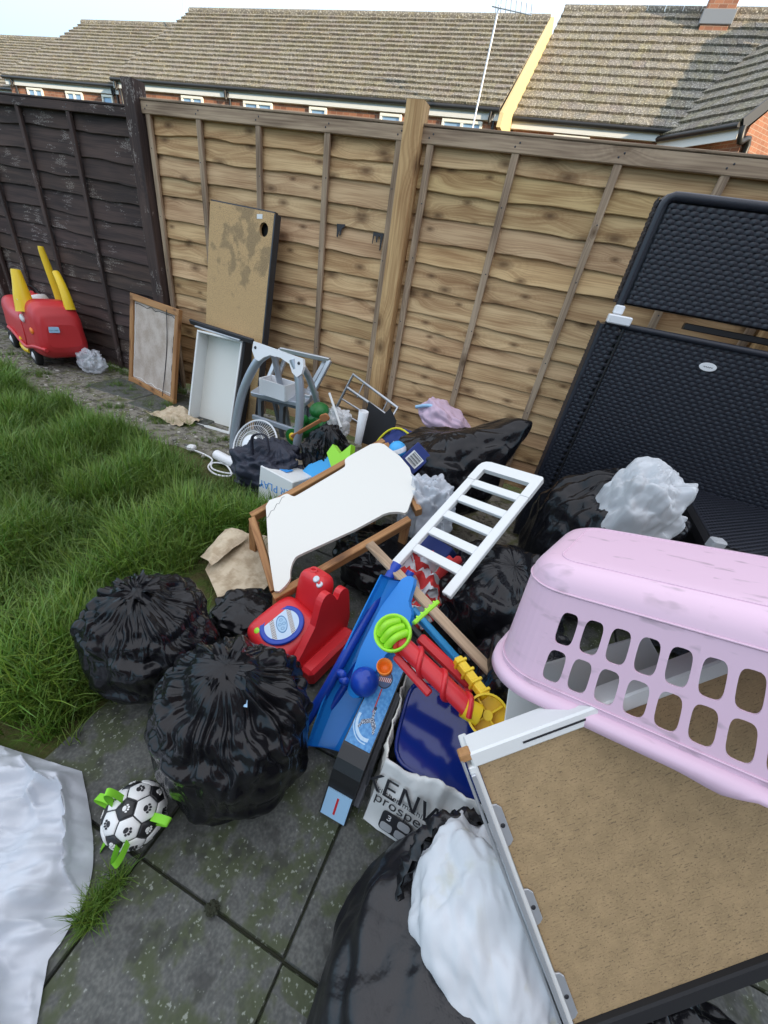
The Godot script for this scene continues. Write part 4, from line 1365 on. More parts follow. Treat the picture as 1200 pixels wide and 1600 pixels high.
func toy_car():
	var t := thing("toy_car", "red and yellow plastic ride-in toy car with broken roof pillars by the dark fence", "toy car", Vector3(-3.80, 0, -2.33))
	t.basis = Basis(Vector3.UP, -0.3).scaled(Vector3.ONE * 0.9)
	# body: rings along the length, tail at x = 0, nose at x = -0.95
	var secs := [[0.0, 0.24, 0.44, 0.13], [-0.02, 0.19, 0.52, 0.16], [-0.06, 0.14, 0.585, 0.185], [-0.14, 0.11, 0.62, 0.2], [-0.26, 0.10, 0.615, 0.205], [-0.36, 0.10, 0.57, 0.205], [-0.42, 0.10, 0.49, 0.2], [-0.60, 0.10, 0.45, 0.2], [-0.85, 0.10, 0.45, 0.2], [-1.0, 0.11, 0.52, 0.2], [-1.15, 0.13, 0.50, 0.18], [-1.25, 0.2, 0.42, 0.13]]
	var rings := []
	for i in secs.size() - 1:
		for q in 4:
			var f := q / 4.0
			var a: Array = secs[i]; var b: Array = secs[i + 1]
			var x := lerpf(a[0], b[0], f); var lo := lerpf(a[1], b[1], f); var hi := lerpf(a[2], b[2], f); var hw := lerpf(a[3], b[3], f)
			var ring := PackedVector3Array()
			for k in 40:
				var an := TAU * k / 40.0
				var cz := signf(cos(an)) * pow(absf(cos(an)), 0.45)
				var cy := signf(sin(an)) * pow(absf(sin(an)), 0.45)
				var waist := 1.0 + 0.05 * smoothstep(0.0, -0.5, cy) - 0.05 * smoothstep(0.2, 1.0, cy)
				ring.append(Vector3(x, (lo + hi) * 0.5 + cy * (hi - lo) * 0.5, cz * hw * waist))
			rings.append(ring)
	for ring in rings:
		ring.reverse()
	var st := new_st()
	loft(st, rings, true)
	var body := part(t, "body", st, mats.car_red)
	# moulded bumper line along the flank
	st = new_st()
	var line := []
	for i in 16:
		var u := i / 15.0
		line.append(Vector3(lerpf(-0.005, -0.95, u), 0.22 - 0.05 * sin(u * PI) + 0.02 * sin(u * 9.0), 0.165 + 0.048 * sin(clampf(u * 4.0, 0.0, 1.0) * PI * 0.5)))
	tube(st, curve_pts(line, 3), 0.018, 8)
	part(t, "bumper", st, mats.car_red)
	# cockpit opening
	st = new_st()
	bbox(st, Transform3D(Basis.IDENTITY, Vector3(-0.6, 0.455, 0)), Vector3(0.30, 0.03, 0.30), 0.01)
	part(t, "cockpit", st, mats.black_plastic)
	# door outline
	st = new_st()
	tube(st, curve_pts([Vector3(-0.40, 0.46, 0.206), Vector3(-0.39, 0.3, 0.212), Vector3(-0.46, 0.18, 0.212), Vector3(-0.65, 0.16, 0.21), Vector3(-0.85, 0.2, 0.205)], 6), 0.004, 6)
	part(t, "door_seam", st, mats.red_plastic)
	for e in [[[Vector3(-0.27, 0.5, 0.165), Vector3(-0.29, 0.62, 0.16), Vector3(-0.31, 0.72, 0.15), Vector3(-0.34, 0.83, 0.14)], 0.085, 0.035], [[Vector3(-0.42, 0.5, -0.16), Vector3(-0.44, 0.65, -0.155), Vector3(-0.46, 0.84, -0.14), Vector3(-0.475, 0.97, -0.13), Vector3(-0.48, 1.02, -0.13)], 0.042, 0.022], [[Vector3(-0.06, 0.56, -0.12), Vector3(-0.08, 0.66, -0.12), Vector3(-0.13, 0.77, -0.12), Vector3(-0.2, 0.85, -0.12)], 0.046, 0.028]]:
		st = new_st()
		tube(st, curve_pts(e[0], 6), e[1], 12, e[2], 0.75)
		part(t, "roof_pillar", st, mats.yellow_plastic)
	# badge, handle, light, plate
	st = new_st()
	slab(st, frame(Vector3(-0.275, 0.6, 0.213), Vector3(1, -0.15, 0.03), Vector3(0, 1, -0.1)), rounded(0.05, 0.03, 0.012), 0.004, 0.001)
	var bd := part(t, "badge", st, mats.white_plastic)
	st = new_st()
	slab(st, frame(Vector3(-0.275, 0.6, 0.2155), Vector3(1, -0.15, 0.03), Vector3(0, 1, -0.1)), rounded(0.042, 0.022, 0.009), 0.002, 0.0)
	part(bd, "badge_field", st, mats.red_plastic)
	lettering(bd, "little tikes", 0.009, mats.white_plastic, frame(Vector3(-0.275, 0.6, 0.217), Vector3(1, -0.15, 0.03), Vector3(0, 1, -0.1)))
	st = new_st()
	ball(st, Transform3D(Basis(Vector3(0, 0, 1), -0.2), Vector3(-0.30, 0.44, 0.208)), Vector3(0.045, 0.035, 0.02), 8)
	part(t, "door_handle", st, mats.white_plastic)
	st = new_st()
	ball(st, Transform3D(Basis.IDENTITY, Vector3(-0.15, 0.36, 0.2)), Vector3(0.036, 0.03, 0.015), 8)
	part(t, "indicator_light", st, mats.orange_plastic)
	st = new_st()
	var pf := frame(Vector3(0.006, 0.40, 0.07), Vector3(0.25, 0.03, -1), Vector3(0, 1, -0.12))
	slab(st, pf, rounded(0.085, 0.05, 0.008), 0.006, 0.001)
	var pl := part(t, "number_plate", st, mats.pale_blue)
	lettering(pl, "COZY COUPE", 0.013, mats.ink, pf * Transform3D(Basis.IDENTITY, Vector3(0, -0.005, 0.0035)), "Droid Sans", 0.9)
	for e in [[-0.35, 0.15], [-0.35, -0.2], [-1.05, 0.15], [-1.05, -0.19]]:
		var xf := Transform3D(Basis(Vector3.RIGHT, PI / 2), Vector3(e[0], 0.088, e[1]))
		st = new_st()
		lathe(st, xf, [Vector2(0.045, 0.0), Vector2(0.075, 0.0), Vector2(0.087, 0.012), Vector2(0.088, 0.045), Vector2(0.078, 0.06), Vector2(0.048, 0.06), Vector2(0.046, 0.05)], 28)
		var ty := part(t, "wheel", st, mats.rubber)
		st = new_st()
		lathe(st, xf, [Vector2(0.048, 0.01), Vector2(0.048, 0.052), Vector2(0.03, 0.062), Vector2(0.012, 0.07), Vector2(0, 0.07)], 20)
		part(ty, "rim", st, mats.white_plastic)
	st = new_st()
	tube(st, curve_pts([Vector3(-0.62, 0.2, 0.19), Vector3(-0.64, 0.12, 0.2), Vector3(-0.56, 0.1, 0.2), Vector3(-0.45, 0.11, 0.19)], 5), 0.03, 8)
	part(t, "floor_lip", st, mats.yellow_plastic)
	# steering wheel
	st = new_st()
	var ringp := []
	for i in 25:
		ringp.append(Vector3(-0.70, 0.58, 0.02) + Basis(Vector3(0, 0, 1), 0.5) * Vector3(0, cos(TAU * i / 24), sin(TAU * i / 24)) * 0.085)
	tube(st, ringp, 0.014, 8)
	part(t, "steering_wheel", st, mats.black_plastic)
	st = new_st()
	tube(st, PackedVector3Array([Vector3(-0.66, 0.6, 0.0), Vector3(-0.84, 0.5, 0.0)]), 0.02, 8)
	part(t, "steering_column", st, mats.red_plastic)
	# loose bits in the driving seat
	var rub := thing("toy_helmet", "red and white round toy inside the toy car's cockpit", "toy", Vector3(-4.28, 0.47, -2.48))
	st = new_st()
	ball(st, Transform3D.IDENTITY, Vector3(0.085, 0.08, 0.08), 10)
	part(rub, "shell", st, mats.red_plastic)
	st = new_st()
	lathe(st, Transform3D(Basis(Vector3(0, 0, 1), 0.6), Vector3(0, 0.02, 0)), [Vector2(0.086, -0.02), Vector2(0.09, 0.0), Vector2(0.086, 0.02)], 24)
	part(rub, "band", st, mats.white_plastic)

# ---------------------------------------------------------------- rattan sofa
# woven face: flat strands bulging between the warp, each row half a step on; xf at the lower left corner, z out of the face
func weave(st: SurfaceTool, xf: Transform3D, w: float, h: float, cw := 0.034, chh := 0.0165):
	st.set_smooth_group(0)
	var rows := int(h / chh)
	var cols := int(w / cw) + 1
	for j in rows:
		for i in cols:
			var x0 := (i - (0.5 if j % 2 == 1 else 0.0)) * cw
			var x1 := minf(x0 + cw, w); x0 = maxf(x0, 0.0)
			if x1 - x0 < 0.004:
				continue
			var y0 := j * h / rows; var y1 := (j + 1) * h / rows
			var p := []
			for b in 3:
				var rowp := []
				for a in 5:
					var fa := a / 4.0; var fb := b / 2.0
					var z := 0.0065 * sin(PI * fa) + 0.0022 * sin(PI * fb) - 0.002
					rowp.append(xf * Vector3(lerpf(x0, x1, fa), lerpf(y0 + 0.0004, y1 - 0.0004, fb), z))
				p.append(rowp)
			for b in 2:
				for a in 4:
					quad(st, p[b][a], p[b][a + 1], p[b + 1][a + 1], p[b + 1][a])

func build_sofa():
	var m := mk("rattan", Color(0.017, 0.02, 0.03), 0.42)
	with_relief(m, relief(81, 0.05, 3), 0.05, 6.0)
	var t := thing("rattan_sofa", "black woven rattan garden sofa standing along the light fence", "sofa")
	var z := -2.15
	var st := new_st()
	bbox(st, Transform3D(Basis.IDENTITY, Vector3(1.1, 0.6, z - 0.12)), Vector3(1.82, 1.19, 0.2), 0.02)
	part(t, "back_core", st, mats.black_plastic)
	st = new_st()
	weave(st, Transform3D(Basis.IDENTITY, Vector3(0.285, 0.03, z)), 1.70, 1.165)
	part(t, "back_weave", st, m)
	st = new_st()
	weave(st, Transform3D(Basis.IDENTITY, Vector3(0.19, 0.03, z + 0.012)), 0.088, 1.165, 0.03, 0.0165)
	part(t, "stile_weave", st, m)
	st = new_st()
	weave(st, Transform3D(Basis(Vector3(0, 0, 1), Vector3(0, 1, 0), Vector3(-1, 0, 0)), Vector3(0.187, 0.03, z - 0.2)), 0.2, 1.165)
	part(t, "side_weave", st, m)
	st = new_st()
	tube(st, PackedVector3Array([Vector3(0.20, 1.2, z), Vector3(2.0, 1.2, z)]), 0.014, 8)
	tube(st, PackedVector3Array([Vector3(0.192, 1.195, z + 0.008), Vector3(0.192, 0.03, z + 0.008)]), 0.012, 8)
	part(t, "edging", st, m)
	st = new_st()
	tube(st, PackedVector3Array([Vector3(0.281, 1.19, z + 0.004), Vector3(0.281, 0.03, z + 0.004)]), 0.007, 8)
	part(t, "stile_edging", st, mats.black_plastic)
	st = new_st()
	slab(st, Transform3D(Basis.IDENTITY, Vector3(0.655, 1.115, z + 0.0075)), oval(0.033, 0.017), 0.005, 0.001)
	var bd := part(t, "badge", st, mats.white_plastic)
	st = new_st()
	var sq := []
	for i in 13:
		sq.append(Vector3(0.637 + i * 0.003, 1.115 + 0.0025 * sin(i * 2.2), z + 0.0105))
	tube(st, sq, 0.0009, 5)
	part(bd, "script_mark", st, mats.ink)
	st = new_st()
	bbox(st, Transform3D(Basis.IDENTITY, Vector3(1.4, 0.56, -1.86)), Vector3(1.2, 0.06, 0.56), 0.015)
	part(t, "seat_core", st, mats.black_plastic)
	st = new_st()
	weave(st, Transform3D(Basis(Vector3(1, 0, 0), Vector3(0, 0, -1), Vector3(0, 1, 0)), Vector3(0.82, 0.593, -1.6)), 1.2, 0.53, 0.028, 0.012)
	part(t, "seat_weave", st, m)
	st = new_st()
	weave(st, Transform3D(Basis.IDENTITY, Vector3(0.82, 0.05, -1.575)), 1.2, 0.52)
	part(t, "seat_front_weave", st, m)
	st = new_st()
	bbox(st, Transform3D(Basis.IDENTITY, Vector3(1.42, 0.29, -1.75)), Vector3(1.18, 0.5, 0.33), 0.01)
	part(t, "seat_box", st, mats.black_plastic)
	for e in [[0.222, 1.222, -2.13]]:
		st = new_st()
		bbox(st, Transform3D(Basis.IDENTITY, Vector3(e[0] + 0.025, e[1], e[2])), Vector3(0.095, 0.034, 0.06), 0.004)
		part(t, "corner_cap", st, mats.white_plastic)
	st = new_st()
	bbox(st, Transform3D(Basis(Vector3.UP, 0.3), Vector3(0.815, 0.60, -1.575)), Vector3(0.05, 0.045, 0.04), 0.006)
	part(t, "seat_cap", st, mats.pale_grey)
	# second woven back standing on top of the first
	t = thing("spare_sofa_section", "spare black rattan sofa back balanced on top of the garden sofa", "sofa back")
	var xf := Transform3D(Basis(Vector3.RIGHT, -0.04), Vector3(0.215, 1.275, z - 0.03))
	st = new_st()
	bbox(st, xf * Transform3D(Basis.IDENTITY, Vector3(0.85, 0.2, -0.06)), Vector3(1.7, 0.385, 0.1), 0.02)
	part(t, "core", st, mats.black_plastic)
	st = new_st()
	weave(st, xf * Transform3D(Basis.IDENTITY, Vector3(0.036, 0.012, 0.0)), 1.63, 0.35)
	part(t, "weave", st, m)
	st = new_st()
	weave(st, xf * Transform3D(Basis(Vector3(0, 0, 1), Vector3(0, 1, 0), Vector3(-1, 0, 0)), Vector3(-0.003, 0.01, -0.1)), 0.1, 0.37)
	part(t, "side_weave", st, m)
	st = new_st()
	tube(st, PackedVector3Array([xf * Vector3(0.016, 0.0, 0.0), xf * Vector3(0.016, 0.33, 0.0), xf * Vector3(0.018, 0.355, 0.0), xf * Vector3(0.028, 0.373, 0.0), xf * Vector3(0.045, 0.381, 0.0), xf * Vector3(0.075, 0.382, 0.0), xf * Vector3(1.7, 0.382, 0.0)]), 0.017, 10)
	part(t, "edging", st, m)
	st = new_st()
	bbox(st, xf * Transform3D(Basis.IDENTITY, Vector3(0.02, -0.018, 0.0)), Vector3(0.04, 0.036, 0.045), 0.005)
	part(t, "foot_cap", st, mats.white_plastic)
	st = new_st()
	bbox(st, xf * Transform3D(Basis.IDENTITY, Vector3(1.0, -0.03, -0.06)), Vector3(1.4, 0.025, 0.04), 0.003)
	part(t, "lower_rail", st, mats.black_plastic)

func oval(rx: float, ry: float) -> PackedVector2Array:
	var p := PackedVector2Array()
	for a in circle(1.0, 24):
		p.append(a * Vector2(rx, ry))
	return p

# ---------------------------------------------------------------- the heap by the fence
func build_back_pile():
	var st: SurfaceTool
	var t: Node3D
	# pedestal fan taken apart
	t = thing("fan", "white fan with a wire cage lying beside the navy bag", "fan")
	var fx := frame(Vector3(-1.49, 0.17, -1.87), Vector3(0.95, 0.1, 0.1), Vector3(0.15, 0.85, -0.55))
	for rr in [[0.17, 0.006], [0.13, 0.0018], [0.09, 0.0018], [0.05, 0.003]]:
		st = new_st()
		var pts := []
		for i in 41:
			var a := TAU * i / 40
			pts.append(fx * Vector3(cos(a) * rr[0], sin(a) * rr[0], 0.045 * (1.0 - pow(rr[0] / 0.17, 2.0))))
		tube(st, pts, rr[1], 6)
		part(t, "cage_ring", st, mats.white_plastic)
	for k in 56:
		st = new_st()
		var a := TAU * k / 56
		var pts := []
		for i in 6:
			var q := lerpf(0.045, 0.17, i / 5.0)
			pts.append(fx * Vector3(cos(a + q * 1.5) * q, sin(a + q * 1.5) * q, 0.045 * (1.0 - pow(q / 0.17, 2.0))))
		tube(st, pts, 0.0012, 4)
		part(t, "cage_wire", st, mats.white_plastic)
	st = new_st()
	lathe(st, fx * Transform3D(Basis(Vector3.RIGHT, PI / 2), Vector3(0, 0, 0.04)), [Vector2(0.062, 0), Vector2(0.062, 0.006), Vector2(0.05, 0.01), Vector2(0, 0.012)], 24)
	part(t, "hub_disc", st, mats.white_plastic)
	st = new_st()
	tube(st, curve_pts([Vector3(-1.77, 0.035, -1.83), Vector3(-1.64, 0.035, -1.81), Vector3(-1.47, 0.045, -1.79)], 4), 0.033, 12)
	part(t, "motor_neck", st, mats.white_plastic)
	st = new_st()
	tube(st, curve_pts([Vector3(-1.46, 0.04, -1.78), Vector3(-1.56, 0.012, -1.72), Vector3(-1.68, 0.01, -1.70), Vector3(-1.74, 0.01, -1.76), Vector3(-1.66, 0.012, -1.79), Vector3(-1.54, 0.014, -1.70), Vector3(-1.62, 0.01, -1.66), Vector3(-1.72, 0.01, -1.70), Vector3(-1.77, 0.012, -1.79), Vector3(-1.86, 0.01, -1.82), Vector3(-1.95, 0.01, -1.825)], 8), 0.0055, 7)
	part(t, "cord", st, mats.white_plastic)
	st = new_st()
	bbox(st, Transform3D(Basis(Vector3.UP, 0.3), Vector3(-1.98, 0.02, -1.83)), Vector3(0.05, 0.03, 0.05), 0.008)
	var pg := part(t, "plug", st, mats.white_plastic)
	for s in [-1, 0, 1]:
		st = new_st()
		bar(st, Vector3(-2.0, 0.02, -1.83 + s * 0.015), Vector3(-2.025, 0.02, -1.835 + s * 0.015), 0.006, 0.004)
		part(pg, "pin", st, mats.zinc)
	# toy box with blue print
	var bx := frame(Vector3(-1.245, 0.0, -1.57), Vector3(0.9, 0.0, 0.18), Vector3(0.02, 1, -0.12))
	t = thing("carton", "white cardboard toy carton with blue lettering at the edge of the grass", "carton")
	st = new_st()
	bbox(st, bx * Transform3D(Basis.IDENTITY, Vector3(0.125, 0.115, -0.1)), Vector3(0.25, 0.23, 0.2), 0.004)
	part(t, "box", st, mats.white_paint)
	lettering(t, "ER PLAY", 0.06, mats.print_blue, bx * Transform3D(Basis(Vector3(0, 0, 1), PI + 0.12), Vector3(0.125, 0.14, 0.0015)), "Droid Sans", 1.1)
	st = new_st()
	bbox(st, bx * Transform3D(Basis(Vector3(0, 0, 1), 0.1), Vector3(0.09, 0.2312, -0.08)), Vector3(0.12, 0.002, 0.05), 0.0)
	part(t, "blue_print", st, mats.print_blue)
	# brown flap of card, blue and green float, both in front of the small bag
	var cn := noise_of(101, 1.0, 2)
	t = thing("card_flap", "folded brown card flap standing behind the white toy carton", "cardboard")
	mesh_part(t, "flap", grid_mesh(16, 16, false, func(u: float, v: float) -> Vector3: return Vector3(lerpf(-1.16, -0.98, u), lerpf(0.02, 0.27 - u * 0.06, v), -1.66 - v * 0.12 + absf(u - 0.5) * 0.08 + cn.get_noise_2d(u * 2, v * 2) * 0.02)), mats.cardboard)
	t = thing("swim_float", "blue and green foam float wedged behind the white tabletop", "float")
	st = new_st()
	slab(st, frame(Vector3(-0.93, 0.24, -1.72), Vector3(0.75, 0.62, -0.1), Vector3(-0.5, 0.6, -0.5)), PackedVector2Array([Vector2(-0.24, -0.05), Vector2(-0.1, -0.09), Vector2(0.06, -0.07), Vector2(0.12, 0.0), Vector2(0.08, 0.06), Vector2(-0.06, 0.07), Vector2(-0.2, 0.02)]), 0.035, 0.008)
	part(t, "body", st, mats.sky_blue)
	st = new_st()
	slab(st, frame(Vector3(-0.845, 0.345, -1.72), Vector3(0.75, 0.62, -0.1), Vector3(-0.5, 0.6, -0.5)), PackedVector2Array([Vector2(-0.02, -0.06), Vector2(0.1, -0.05), Vector2(0.13, 0.03), Vector2(0.05, 0.01), Vector2(0.02, 0.08), Vector2(-0.03, 0.05)]), 0.04, 0.008)
	part(t, "fin", st, mats.green_plastic)
	# toy tractor
	t = thing("toy_tractor", "green toy tractor with yellow wheel hubs half buried in the heap", "toy tractor", Vector3(-1.22, 0.18, -2.08))
	st = new_st()
	bbox(st, Transform3D(Basis(Vector3(0, 0, 1), 0.7), Vector3(0.0, 0.14, 0)), Vector3(0.26, 0.1, 0.12), 0.02)
	part(t, "bonnet", st, mats.dark_green)
	st = new_st()
	ball(st, Transform3D(Basis.IDENTITY, Vector3(0.06, 0.26, 0.0)), Vector3(0.06, 0.05, 0.07), 8)
	part(t, "cab", st, mats.dark_green)
	for e in [[-0.06, 0.08, 0.08, 0.055], [0.05, 0.0, 0.08, 0.045], [-0.01, 0.2, 0.075, 0.03]]:
		var wx := Transform3D(Basis(Vector3.RIGHT, PI / 2), Vector3(e[0], e[1], e[2]))
		st = new_st()
		lathe(st, wx, [Vector2(e[3] * 0.5, -0.02), Vector2(e[3], -0.02), Vector2(e[3], 0.02), Vector2(e[3] * 0.5, 0.02)], 18, true)
		var wh := part(t, "wheel", st, mats.dark_green)
		st = new_st()
		lathe(st, wx, [Vector2(e[3] * 0.52, 0.0), Vector2(e[3] * 0.52, 0.024), Vector2(0, 0.03)], 16)
		part(wh, "hub", st, mats.yellow_plastic)
	t = thing("wooden_stick", "orange wooden stick lying across the small tied bag", "stick")
	st = new_st()
	bar(st, Vector3(-1.24, 0.30, -1.90), Vector3(-1.06, 0.45, -1.93), 0.022, 0.012, Vector3(0, 1, 0.3), 0.004)
	part(t, "shaft", st, mats.brick_orange)
	st = new_st()
	slab(st, frame(Vector3(-1.04, 0.47, -1.93), Vector3(1, 0.6, 0), Vector3(-0.5, 1, 0.2)), rounded(0.06, 0.045, 0.018), 0.014, 0.003)
	part(t, "head", st, mats.brick_orange)
	# scraps at the back of the heap
	t = thing("white_plank", "short white plank poking out of the heap near the silver rack", "plank")
	st = new_st()
	bar(st, Vector3(-1.13, 0.54, -2.14), Vector3(-0.99, 0.38, -2.06), 0.045, 0.014, Vector3(0.4, 0.3, 0.8))
	part(t, "plank", st, mats.white_paint)
	t = thing("plastic_tube", "upright pale grey plastic tube in front of the black card", "tube")
	st = new_st()
	lathe(st, Transform3D(Basis(Vector3(0, 0, 1), -0.06), Vector3(-0.885, 0.30, -2.1)), [Vector2(0.022, 0), Vector2(0.03, 0.21), Vector2(0.027, 0.212), Vector2(0.02, 0.02)], 18)
	part(t, "tube", st, mats.white_plastic)
	t = thing("black_card", "torn black card standing behind the grey plastic tube", "card")
	st = new_st()
	slab(st, frame(Vector3(-0.80, 0.42, -2.18), Vector3(1, 0.05, 0.2), Vector3(0, 1, -0.2)), PackedVector2Array([Vector2(-0.12, -0.14), Vector2(0.12, -0.14), Vector2(0.12, 0.06), Vector2(0.06, 0.12), Vector2(0.03, 0.08), Vector2(-0.1, 0.12)]), 0.006, 0.001)
	part(t, "sheet", st, mats.black_card)
	bin_bag("crumpled white film between the toy tractor and the grey tube", Vector3(-1.06, 0.28, -2.14), 0.09, 0.18, 0.07, Vector2.ZERO, 651, {"called": "plastic_film", "category": "plastic film", "group": "loose plastic film", "mat": mats.white_film, "pleat": 0.1, "lump": 0.2, "fine": 0.025, "tied": false, "rise": 0.0, "nu": 80, "nv": 50})
	# backpack
	t = thing("backpack", "navy blue child's backpack with yellow piping in front of the fence", "backpack", Vector3(-0.6, 0.28, -2.05))
	t.basis = Basis(Vector3(0, 0, 1), -0.25) * Basis(Vector3.UP, -0.35) * Basis(Vector3.RIGHT, -0.35)
	var bn := noise_of(111, 1.0, 2)
	mesh_part(t, "shell", grid_mesh(64, 40, true, func(u: float, v: float) -> Vector3:
		var th := TAU * u; var ph := PI * v
		var d := Vector3(cos(th) * sin(ph), cos(ph), -sin(th) * sin(ph))
		var q := Vector3(signf(d.x) * pow(absf(d.x), 0.65), signf(d.y) * pow(absf(d.y), 0.7), signf(d.z) * pow(absf(d.z), 0.6))
		var k := 1.0 + bn.get_noise_3d(d.x * 2, d.y * 2, d.z * 2) * 0.12
		return Vector3(q.x * 0.15, q.y * 0.19, q.z * 0.09) * k), mats.backpack_navy)
	st = new_st()
	var arc := []
	for i in 21:
		var a := lerpf(-0.5, PI + 0.4, i / 20.0)
		arc.append(Vector3(signf(cos(a)) * pow(absf(cos(a)), 0.7) * 0.148, signf(sin(a)) * pow(absf(sin(a)), 0.75) * 0.187, 0.074))
	tube(st, arc, 0.006, 7)
	part(t, "piping", st, mats.backpack_yellow)
	for e in [[[-0.12, -0.05], [-0.03, 0.03], [0.02, -0.01], [0.1, 0.06]], [[-0.1, -0.1], [0.0, -0.06], [0.1, -0.09]], [[-0.05, 0.1], [0.0, 0.05], [0.06, 0.1]]]:
		st = new_st()
		var lp := []
		for q in e:
			lp.append(Vector3(q[0], q[1], 0.096 - (q[0] * q[0] + q[1] * q[1]) * 0.7))
		tube(st, curve_pts(lp, 5), 0.007, 6, -1.0, 0.5)
		part(t, "strap", st, mats.backpack_yellow if e.size() > 3 else mats.white_plastic)
	t = thing("cushion", "pale pink and lilac cushion tucked behind the backpack", "cushion", Vector3(-0.47, 0.5, -2.36))
	var pinkm := mk("cushion_pink", Color(0.6, 0.44, 0.55), 0.85)
	mesh_part(t, "cover", bag_mesh(0.17, 0.18, 0.12, Vector2.ZERO, 121, {"pleat": 0.0, "fine": 0.008, "lump": 0.12, "rise": 0.0, "nu": 80, "nv": 50}), pinkm, Transform3D(Basis(Vector3(0, 0, 1), -0.4), Vector3(0, -0.08, 0)))
	st = new_st()
	tube(st, curve_pts([Vector3(-0.15, 0.05, 0.04), Vector3(-0.04, 0.09, 0.07), Vector3(0.08, 0.03, 0.08), Vector3(0.14, -0.06, 0.06)], 6), 0.012, 6)
	part(t, "trim", st, mats.pale_blue)
	t = thing("carton", "small dark carton with a white barcode beside the tabletop's rounded end", "carton", Vector3(-0.43, 0.47, -1.70))
	t.basis = Basis(Vector3(0, 0, 1), -0.6) * Basis(Vector3.RIGHT, -0.5)
	st = new_st()
	bbox(st, Transform3D.IDENTITY, Vector3(0.1, 0.2, 0.06), 0.003)
	part(t, "box", st, mats.backpack_navy)
	st = new_st()
	bbox(st, Transform3D(Basis.IDENTITY, Vector3(0.0, 0.03, 0.031)), Vector3(0.07, 0.06, 0.001), 0.0)
	var lb := part(t, "label", st, mats.white_paint)
	for k in 11:
		st = new_st()
		bbox(st, Transform3D(Basis.IDENTITY, Vector3(0.0, 0.006 + k * 0.0048, 0.0318)), Vector3(0.055, 0.0012 + 0.0014 * (k % 3), 0.0006), 0.0)
		part(lb, "bar", st, mats.ink)
	for k in 4:
		st = new_st()
		bbox(st, Transform3D(Basis.IDENTITY, Vector3(0.0, -0.025 - k * 0.012, 0.0305)), Vector3(0.07, 0.003, 0.0008), 0.0)
		part(t, "text_line", st, mats.pale_grey)
	t = thing("toy_ball", "bright blue and white toy ball beside the barcode carton", "ball", Vector3(-0.51, 0.51, -1.72))
	st = new_st()
	ball(st, Transform3D.IDENTITY, Vector3.ONE * 0.045, 10)
	part(t, "ball", st, mats.sky_blue)
	st = new_st()
	lathe(st, Transform3D(Basis(Vector3(0, 0, 1), 0.5), Vector3.ZERO), [Vector2(0.044, -0.012), Vector2(0.0462, 0), Vector2(0.044, 0.012)], 20)
	part(t, "band", st, mats.white_plastic)

